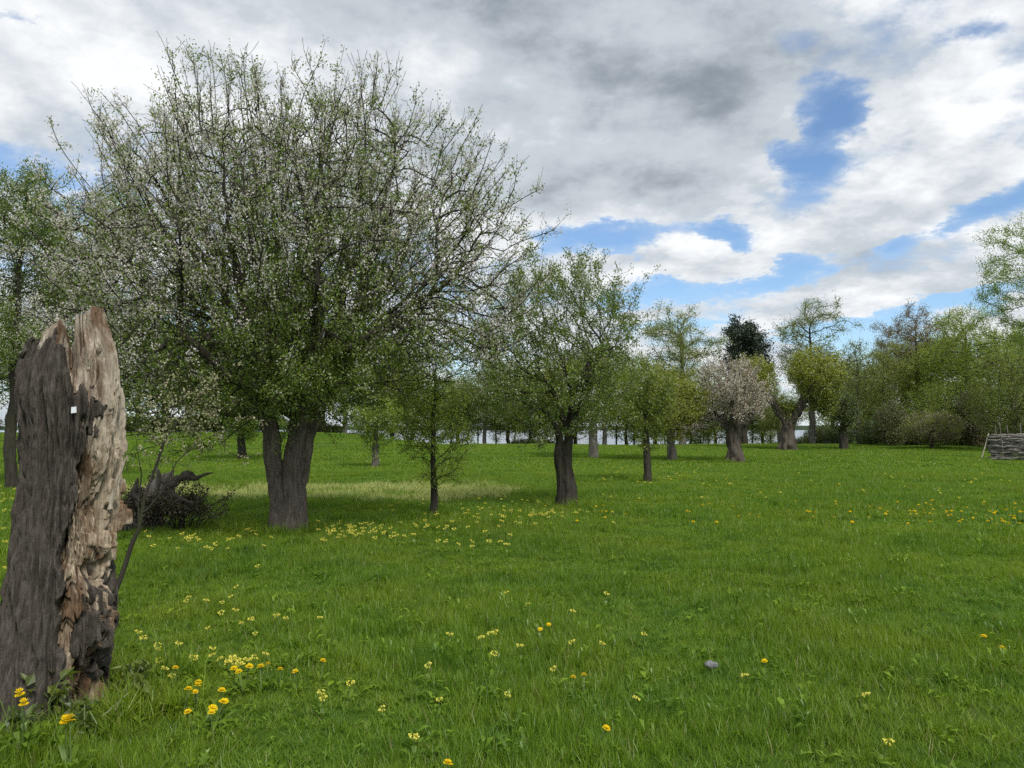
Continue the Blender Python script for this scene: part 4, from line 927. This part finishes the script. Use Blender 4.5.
    splinter(0.225, -0.08, zt(505), 0.25, 0.022, 0.065, -0.01); splinter(0.21, -0.11, zt(515), 0.20, 0.016, 0.04, -0.02)
    for k in range(9):
        a = r.uniform(math.pi, 2 * math.pi); ii = int(a / (2 * math.pi) * NT) % NT; rr = wood[-3, ii] * r.uniform(.8, .97)
        splinter(math.cos(a) * rr, math.sin(a) * rr * .95, top[ii] - 0.10, r.uniform(0.07, 0.125), r.uniform(.012, .022), r.normal(0, .015), r.normal(0, .01))
    # small white marker tag nailed to the bark
    ti = int(np.argmin(np.abs(th - (1.5 * math.pi + math.asin(np.clip((71 - 68) * KX / .25, -1, 1)))))); tr = 0.30
    x = (71 - 68) * KX; zz = zt(412); k = int(np.argmin(np.abs(Z[:, ti] - zz))); yy = -(max(Bk[k, ti], wood[k, ti]) * 0.95 + 0.012)
    w, h = 0.017, 0.017; v = [(x + a * w, yy + b, zz + c * h + a * 0.003) for b in (0, 0.004) for a, c in ((-1, -1), (1, -1), (1, 1), (-1, 1))]
    tg = link('marker_tag', mesh_np('marker_tag', v, np.array([[0, 1, 2, 3], [7, 6, 5, 4], [0, 4, 5, 1], [1, 5, 6, 2], [2, 6, 7, 3], [3, 7, 4, 0]])), simple_mat('tag_white', (0.72, 0.76, 0.8), 0.5), root)
    tg['label'] = 'small white square tag nailed to the stump'
build_stump()

# ------------------------------------------------------------------ sapling beside the stump, broken log with its thicket
def sapling():
    r = np.random.default_rng(91); p = G(112, 607); s = p.y / FPX; rz = face_rz(p)
    k = s / math.cos(math.atan2(-p.x, p.y)) ** 0 * 0.82
    q = lambda px, py, dy=0.0: ((px - 112) * k, dy, (607 - py) * s * 1.0)
    st = lambda l: [q(a, b, c) + (d,) for (a, b, c, d) in l]
    stems = [(-1, st([(110, 618, 0, .030), (112, 600, 0, .026), (122, 575, 0, .022), (133, 545, 0, .020), (140, 533, 0, .018), (146, 500, 0, .014), (158, 470, 0, .011), (170, 440, 0, .008), (190, 412, 0, .006), (222, 385, 0, .005), (252, 362, .1, .003)])),
             (0, st([(140, 533, 0, .012), (139, 505, .05, .009), (142, 480, .1, .007), (138, 460, .1, .004)])),
             (0, st([(143, 520, 0, .012), (165, 495, -.1, .009), (180, 465, -.15, .006), (205, 445, -.2, .004), (235, 432, -.2, .003)])),
             (0, st([(160, 465, 0, .009), (172, 425, .1, .007), (178, 400, .1, .004)])),
             (0, st([(140, 533, 0, .01), (128, 520, 0, .006), (122, 512, 0, .003)]))]
    A = np.array([np.array(q(*a)) + r.normal(0, 0.16, 3) for a in [(200, 415), (215, 400), (230, 430), (180, 440), (165, 430), (190, 455), (150, 455), (205, 395), (172, 415), (140, 470), (212, 440), (160, 412)] for _ in range(14)])
    bud = lambda P: 0.2 + sstep(P[:, 2], 0.9, 1.7)
    build_tree('sapling', 'thin crooked sapling with pale buds leaning out beside the broken stump', 'sapling', p, rz, stems, A, 0.06, 0.09, 0.0018, 0.01, r, M['bark_dark'], M['twig'],
        [('foliage', M['leaf_bud'], 1300, 0.030, 0.020, 0.022, 0.0075, bud, 4)], twigs=(2, 0.12, 2, 0.3, 0.1, 0.6), start=0.7, thick=0.0095, gnarl=0.03)
sapling()
def log_heap():
    r = np.random.default_rng(17); p = G(160, 529); s = p.y / FPX; rz = face_rz(p); k = s * 0.86
    q = lambda px, py: ((px - 160) * k, (529 - py) * s)
    wood_dk = bark_mat('bark_log', (0.10, 0.08, 0.065), (0.46, 0.40, 0.34), 13); dk = bark_mat('bark_limb', (0.045, 0.036, 0.03), (0.17, 0.145, 0.12), 16)
    top = thing('broken_log', 'weathered broken trunk stub with a dark side limb rising from the thicket', 'log', p, rz)
    def limb(nm, pts, mat, amp, seed, lab=None):
        P = np.array([(q(a, b)[0], y, q(a, b)[1]) for (a, b, y, _) in pts]); n = 14 * (len(P) - 1); t = np.linspace(0, len(P) - 1, n)
        PP = np.stack([np.interp(t, np.arange(len(P)), P[:, c]) for c in range(3)], 1); R = np.interp(t, np.arange(len(P)), [x[3] for x in pts])
        for _ in range(6): PP[1:-1] = PP[1:-1] * .5 + (PP[:-2] + PP[2:]) * .25
        g = np.stack([fbm(PP * 7 + 9 * k, 2, seed + k) - .5 for k in range(3)], 1); PP = PP + g * 0.10 * np.clip(t, 0, 1)[:, None]
        R = R * (1 + 0.5 * (fbm(PP * 9, 2, seed + 5) - .5))
        v, f = tubes(PP, np.arange(n) - 1, R, noise_amp=amp, seed=seed); o = link(nm, mesh_np(nm, v, f, smooth=True), mat, top)
        if lab: o['label'] = lab
    limb('trunk', [(134, 538, .1, .26), (143, 512, .06, .23), (153, 494, .02, .20), (164, 482, 0, .15), (172, 474, 0, .07), (175, 470, 0, .015)], wood_dk, .28, 9)
    limb('limb', [(158, 490, 0, .10), (172, 484, -.08, .085), (186, 476, -.15, .065), (197, 479, -.22, .045), (207, 474, -.28, .02), (214, 475, -.3, .006)], dk, .3, 19, 'dark crooked side limb')
    limb('stub', [(150, 500, -.1, .07), (157, 478, -.14, .05), (155, 466, -.15, .012)], wood_dk, .3, 29)
    limb('stub', [(140, 515, -.15, .08), (133, 492, -.2, .05), (136, 478, -.2, .012)], dk, .3, 39)
    limb('limb', [(166, 486, 0, .05), (176, 496, -.3, .035), (192, 503, -.4, .02), (203, 500, -.42, .006)], dk, .3, 49)
    # the thicket of dark suckers round its foot
    c = [q(160, 512)[0], 0, 0]
    stems = []; A = []
    for i in range(64):
        a = r.uniform(0, 6.28); d = r.uniform(.05, .66); x0 = c[0] + math.cos(a) * d * 1.1; y0 = math.sin(a) * d * .8 - .1; L = r.uniform(.2, .7) * (1.15 - .75 * d)
        ln_ = r.normal(0, .22); stems.append((-1, [(x0, y0, -.05, .010), (x0 + ln_ * .5, y0 + r.normal(0, .08), L * .55, .007), (x0 + ln_ + math.cos(a) * .2, y0 + r.normal(0, .16), L, .003)]))
    A = np.concatenate([ellipsoid(r, 130, (c[0] + r.uniform(-.6, .62), r.uniform(-.4, .3), r.uniform(.03, .36)), (.26, .26, .22)) for _ in range(13)]); A = A[A[:, 2] > 0.02]
    build_tree('thicket', 'dark tangled thicket of suckers round the foot of the broken log', 'bush', p, rz, stems, A, 0.06, 0.08, 0.0022, 0.012, r, M['bark_dark'], M['twig'],
        [('foliage', M['leaf_brush'], 8000, 0.04, 0.028, 0.04, 0.02, None, 3)], twigs=(2, .12, 2, .2, .2, .05), start=0.1, thick=0.0085, gnarl=0.02, stems_apart=True)
log_heap()

# ------------------------------------------------------------------ woven pole fence on the right
def fence():
    r = np.random.default_rng(12); p = G(990, 460); rz = face_rz(p)
    wood = simple_mat('fence_grey_wood', (0.09, 0.08, 0.07), 0.9, 0.15, (6.0, (0.26, 0.24, 0.215), 0.02)); pale = simple_mat('fence_pale_stake', (0.32, 0.29, 0.23), 0.9, 0.15, (9.0, (0.48, 0.44, 0.36), 0.02))
    t = thing('woven_fence', 'grey weathered fence of woven poles with upright stakes beside the wood', 'fence', p, rz)
    def pole(name, a, b, rad, mat, wav=0.03, ns=7):
        a = np.array(a, float); b = np.array(b, float); n = max(5, int(np.linalg.norm(b - a) / .22)); tt = np.linspace(0, 1, n)[:, None]; P = a + (b - a) * tt
        P[1:-1] += r.normal(0, wav, (n - 2, 3)); ph = r.uniform(0, 6)
        P[:, 1] += 0.05 * np.sin(np.linspace(0, np.linalg.norm(b - a) / 0.9 * math.pi, n) + ph) * (wav > .01)
        R = rad * np.linspace(1.15, .7, n) * r.uniform(.9, 1.1, n); d = (b - a) / np.linalg.norm(b - a); u = np.cross(d, [0.1, 0.2, 1.0]) if abs(d[2]) < .9 else np.cross(d, [1, 0, 0.]); u /= np.linalg.norm(u); w = np.cross(d, u)
        an = np.arange(ns) * 2 * np.pi / ns; V = (P[:, None] + (np.cos(an)[None, :, None] * u + np.sin(an)[None, :, None] * w) * R[:, None, None]).reshape(-1, 3)
        aa = (np.arange(n - 1)[:, None] * ns + np.arange(ns)).ravel(); bb = (np.arange(n - 1)[:, None] * ns + (np.arange(ns) + 1) % ns).ravel()
        F = [np.stack([aa, bb, bb + ns, aa + ns], 1)]; V = np.vstack([V, P[:1], P[-1:]]); k = np.arange(ns)
        F.append(np.stack([np.full(ns, n * ns), (k + 1) % ns, k], 1)); F.append(np.stack([np.full(ns, n * ns + 1), (n - 1) * ns + k, (n - 1) * ns + (k + 1) % ns], 1))
        link(name, mesh_np(name, V, F, smooth=True), mat, t)
    # front run heads right and a little nearer, side run goes back
    for k in range(13):
        z = 0.07 + k * 0.093; x0 = r.uniform(-.12, .12)
        pole('pole', (x0, 0, z + r.normal(0, .02)), (4.6, -1.1 + r.normal(0, .05), z * 0.93 + r.normal(0, .05)), r.uniform(.042, .062), wood)
    for k in range(11):
        z = 0.08 + k * 0.12
        pole('pole', (0.1 + r.uniform(-.15, .1), .1, z), (3.6, 3.4, z + .12 + r.normal(0, .04)), r.uniform(.045, .065), wood)
    for (x, y, h, dx) in ((0.35, .06, 1.75, -.05), (0.62, -.2, 1.95, -.16), (0.9, -.16, 1.8, -.12), (1.55, -.45, 1.85, .03), (2.3, -.5, 1.8, .05), (3.0, -.75, 1.9, -.05), (3.9, -.85, 1.8, .04), (1.4, 1.45, 1.9, .0), (2.6, 2.5, 1.9, .05)):
        pole('stake', (x, y, -.15), (x + dx, y, h), .032, wood, .006, 6)
    pole('stake', (-.42, -.15, -.1), (-.02, -.05, 1.36), .036, pale, .006, 6)
fence()

# ------------------------------------------------------------------ flowers, weeds and a stone
def petals_head(r, n, rad, up):
    V = []; F = []
    for lay, (nn, rr, zz, drop) in enumerate(((n, rad, 0.0, -0.1), (n * 3 // 4, rad * .78, 0.25 * rad, 0.15), (n // 2, rad * .5, 0.42 * rad, .3))):
        for i in range(nn):
            a = (i + 0.3 * lay + r.normal(0, .1)) * 2 * math.pi / nn; L = rr * r.uniform(.85, 1.08); w = rr * 0.20
            d = np.array([math.cos(a), math.sin(a), 0]); e = np.array([-math.sin(a), math.cos(a), 0]); b = len(V)
            V += [d * rr * .08 + [0, 0, zz], d * L * .65 - e * w + [0, 0, zz + up * rr], d * L + [0, 0, zz + (up + drop) * rr], d * L * .65 + e * w + [0, 0, zz + up * rr]]
            F.append([b, b + 1, b + 2, b + 3])
    return np.array(V), np.array(F)
def stem_mesh(h, rad, bend, r):
    P = np.array([(0, 0, -.02), (bend * .3, 0, h * .5), (bend, 0, h)]); return tubes(P, np.array([-1, 0, 1]), np.array([rad * 1.2, rad, rad * .8]))
def flowers():
    r = np.random.default_rng(55)
    yel = leaf_mat('dandelion_yellow', (0.80, 0.55, 0.012), (0.88, 0.68, 0.030), 0.25, gloss=0.0, spread=0.0); pale = leaf_mat('cowslip_yellow', (0.70, 0.62, 0.07), (0.86, 0.79, 0.20), 0.3, gloss=0.0, spread=0.0)
    stemm = leaf_mat('flower_stem', (0.10, 0.16, 0.04), (0.16, 0.22, 0.07), 0.2, spread=0.0); lf = M['grass']
    def rosette(n, L, W):
        V = []; F = []
        for i in range(n):
            a = i * 6.283 / n + r.normal(0, .2); d = np.array([math.cos(a), math.sin(a), 0]); e = np.array([-math.sin(a), math.cos(a), 0]); l = L * r.uniform(.7, 1.2); b = len(V)
            for t, w, z in ((0, .15, .0), (.35, .7, .03), (.7, 1.0, .05), (1.0, .1, .045)):
                V += [d * l * t - e * W * w * .5 + [0, 0, z], d * l * t + e * W * w * .5 + [0, 0, z]]
            for k in range(3): F.append([b + 2 * k, b + 2 * k + 1, b + 2 * k + 3, b + 2 * k + 2])
        return np.array(V), np.array(F)
    def dandelion(label, group):
        t = thing('dandelion', label, 'flower', group=group); h = .12
        v, f = stem_mesh(h, .0028, .012, r); link('stem', mesh_np('stem', v, f, {'v': np.full(len(v), .5)}), stemm, t)
        v, f = petals_head(r, 18, .021, .12); v = v + [0.012, 0, h - .002]; link('flower_head', mesh_np('flower_head', v, f, {'v': np.repeat(r.random(len(f)), 4)}), yel, t)
        v, f = rosette(6, .10, .022); link('leaves', mesh_np('leaves', v, f, {'v': np.full(len(v), .35), 's': np.zeros(len(v))}), lf, t); return t
    def cowslip(label, group):
        t = thing('cowslip', label, 'flower', group=group); h = .145
        v, f = stem_mesh(h, .0024, .008, r); link('stem', mesh_np('stem', v, f, {'v': np.full(len(v), .6)}), stemm, t)
        V = []; F = []
        for i in range(8):
            a = i * 2.4; c = np.array([.008 + math.cos(a) * .014, math.sin(a) * .014, h + .010 - (i % 3) * .009]); ax = np.array([math.cos(a) * .75, math.sin(a) * .75, -.55]); ax /= np.linalg.norm(ax)
            u = np.cross(ax, [0, 0, 1.]); u /= np.linalg.norm(u); w = np.cross(ax, u); b = len(V)
            for (l, rr) in ((0, .0022), (.010, .0038), (.016, .0085)):
                for k in range(5): V.append(c + ax * l + (u * math.cos(k * 1.257) + w * math.sin(k * 1.257)) * rr)
            for m in range(2):
                for k in range(5): F.append([b + m * 5 + k, b + m * 5 + (k + 1) % 5, b + (m + 1) * 5 + (k + 1) % 5, b + (m + 1) * 5 + k])
        link('flower_cluster', mesh_np('flower_cluster', np.array(V), np.array(F), {'v': r.random(len(V))}), pale, t)
        v, f = rosette(5, .07, .03); link('leaves', mesh_np('leaves', v, f, {'v': np.full(len(v), .5), 's': np.zeros(len(v))}), lf, t); return t
    D0 = []; C0 = []
    def put(maker, protos, pix, h, label, group, sc=(0.9, 1.25), zs=1.0):
        for (px, py) in pix:
            k = r.uniform(*sc); p = G(px, py, h * k * zs)
            if len(protos) < 3:
                t = maker(label, group); protos.append(t); t.location = p; t.rotation_euler = (r.normal(0, .1), r.normal(0, .1), r.uniform(0, 6.28)); t.scale = (k, k, k * zs)
            else:
                t = copy_thing(protos[int(r.integers(3))], label, p, r.uniform(0, 6.28), (k, k, k * zs), group); t.rotation_euler = (r.normal(0, .15), r.normal(0, .15), r.uniform(0, 6.28))
    def cloud(n, x0, x1, y0, y1, dense=None):
        if dense: return [(r.normal((x0 + x1) / 2, (x1 - x0) / 4), r.normal((y0 + y1) / 2, (y1 - y0) / 4)) for _ in range(n)]
        return [(r.uniform(x0, x1), r.uniform(y0, y1)) for _ in range(n)]
    put(dandelion, D0, [(31, 690), (25, 702), (71, 713), (72, 723)], .12, 'yellow dandelion flowering against the foot of the broken stump', 'dandelions at the foot of the stump', (1.15, 1.3), 2.0)
    put(dandelion, D0, [(176, 668), (194, 682), (184, 689), (194, 690), (197, 686), (219, 689), (204, 703), (212, 699), (219, 699), (195, 710), (212, 712), (244, 671), (262, 667), (267, 665), (280, 670), (298, 671), (320, 661), (235, 667), (243, 664)], .12,
        'yellow dandelion in the loose clump of flowers a step away from the stump', 'dandelions in the clump beside the stump', (1.0, 1.3))
    put(dandelion, D0, [(573, 678), (584, 676)], .12, 'one of two dandelions flowering side by side in open grass', 'pair of dandelions in open grass', (1.0, 1.2))
    put(dandelion, D0, [(594, 724)], .12, 'single dandelion in open grass, just nearer the path than the pair', None, (1.1, 1.2))
    put(dandelion, D0, [(550, 622), (543, 626), (444, 764), (767, 661), (986, 636), (1002, 648)], .12, 'lone scattered dandelion in the open near meadow', 'lone dandelions in the near meadow', (1.0, 1.2))
    put(dandelion, D0, cloud(46, 900, 1040, 500, 524) + cloud(16, 880, 1040, 508, 516, 1) + cloud(42, 540, 900, 500, 522), .12, 'small yellow dandelion in the scattered drift before the fence', 'dandelions in the drift across the middle meadow', (1.0, 1.5))
    put(cowslip, C0, [(258, 565), (238, 585), (189, 596), (186, 599), (208, 599), (219, 601), (232, 595), (221, 610), (236, 609), (241, 622), (252, 618), (253, 632), (208, 627), (282, 613), (287, 617), (320, 616), (137, 631), (146, 636), (155, 642), (156, 649), (181, 641), (213, 646), (212, 654), (187, 654), (198, 656), (162, 657), (168, 675), (160, 667), (263, 652)], .15,
        'pale yellow cowslip scattered in the grass between stump and large apple tree', 'cowslips scattered beside the stump', (0.65, 0.9))
    put(cowslip, C0, cloud(15, 222, 252, 654, 665), .15, 'cowslip in the tight yellow clump next to the dandelions', 'cowslips in the tight clump', (0.7, 0.95))
    put(cowslip, C0, [(348, 679), (320, 691), (323, 696), (387, 706), (414, 731), (414, 765), (573, 610), (606, 592), (575, 639), (599, 642), (484, 634), (495, 630), (490, 631), (452, 633), (522, 644), (491, 651), (504, 692), (438, 698), (630, 694), (645, 633), (557, 666), (431, 662), (528, 603), (506, 591), (869, 692), (743, 673), (881, 738)], .15,
        'lone pale cowslip in the open grass away from the trees', 'lone cowslips in the open grass', (0.65, 0.9))
    put(cowslip, C0, cloud(44, 318, 405, 522, 537, 1) + cloud(22, 300, 420, 520, 540), .15, 'cowslip in the yellow drift at the foot of the large apple tree', 'cowslips under the large apple tree', (0.75, 1.05))
    put(cowslip, C0, cloud(26, 140, 270, 528, 548) + cloud(8, 175, 200, 532, 540, 1), .15, 'cowslip in the thin drift between large apple tree and thicket', 'cowslips before the thicket', (0.7, 1.0))
    put(cowslip, C0, cloud(34, 470, 610, 507, 516, 1) + cloud(20, 420, 680, 505, 525), .15, 'cowslip in the pale drift at the foot of the smaller apple tree', 'cowslips under the smaller apple tree', (0.75, 1.05))
    put(cowslip, C0, cloud(22, 0, 20, 440, 600) + cloud(20, 420, 520, 520, 545), .15, 'tiny pale cowslip scattered thinly in the middle meadow', 'cowslips thinly scattered in the middle meadow', (0.9, 1.1))
    # farther flowers nobody could count
    V = []; F = []; vv = []
    hv, hf = petals_head(r, 8, .03, .2)
    def far(n, x0, x1, y0, y1):
        for _ in range(n):
            p = G(r.uniform(x0, x1), r.uniform(y0, y1), .1); b = len(V); V.extend(hv * r.uniform(.8, 1.5) + [p.x, p.y, p.z + r.uniform(.09, .14)]); F.extend((hf + b).tolist()); vv.extend([r.random()] * len(hv))
    far(60, 600, 1024, 470, 500); far(40, 820, 960, 452, 458); far(40, 560, 720, 462, 480); far(30, 380, 560, 498, 512)
    o = link('flower_drift', mesh_np('flower_drift', np.array(V), np.array(F), {'v': vv}), pale); o['kind'] = 'stuff'; tag(o, 'tiny yellow flowers sprinkled over the far meadow', 'flowers')
    # leafy weeds at the stump
    def weed(px, py, h, label, n=9, L=.06):
        p = G(px, py); t = thing('leafy_weed', label, 'weed', p, r.uniform(0, 6)); 
        stems = [np.array([(0, 0, -.02), (r.normal(0, .02), r.normal(0, .02), h * .5), (r.normal(0, .05), r.normal(0, .05), h)]) for _ in range(5)]; cen = []
        for s in stems:
            s[:, :2] += r.normal(0, .035, 2); v, f = tubes(s, np.array([-1, 0, 1]), np.array([.004, .003, .002])); link('stem', mesh_np('stem', v, f, {'v': np.full(len(v), .4)}), stemm, t)
            u = r.random(n)[:, None] ** .7; cen.append(s[0] * (1 - u) + s[2] * u)
        v, f = leaves(np.concatenate(cen), r, L, L * .62, .012, upb=.8); o = link('foliage', mesh_np('foliage', v, f, {'v': np.repeat(r.random(len(v) // 4), 4)}), M['leaf_dark'], t); o['kind'] = 'stuff'
    weed(50, 728, .30, 'leafy green weed growing between dandelions at the stump foot', 14, .075)
    weed(92, 735, .18, 'low leafy weed before the pale rotten wood of the stump', 14, .06); weed(132, 706, .22, 'spreading leafy weed beside the hollow of the stump', 18, .07); weed(20, 745, .16, 'low weed before the rotten dark foot of the stump', 14, .06)
    # grey stone lying in the grass
    p = G(711, 664, .05); n = 14; m = 9; V = []
    for i in range(m):
        for k in range(n):
            a = k * 2 * math.pi / n; e = -math.pi / 2 + math.pi * i / (m - 1); V.append((math.cos(a) * math.cos(e), math.sin(a) * math.cos(e), math.sin(e)))
    V = np.array(V); V = V * np.array([.040, .03, .022]) * (1 + 0.9 * (fbm(V * 2.2 + 5, 3, 7) - .5))[:, None]; V[:, 2] += .045
    F = np.array([[i * n + k, i * n + (k + 1) % n, (i + 1) * n + (k + 1) % n, (i + 1) * n + k] for i in range(m - 1) for k in range(n)])
    o = link('stone', mesh_np('stone', V, F), simple_mat('stone_grey', (0.10, 0.10, 0.105), .9, .2, (70, (0.30, 0.295, 0.31), .02)), loc=p); tag(o, 'small grey stone lying in the open grass', 'stone')
flowers()
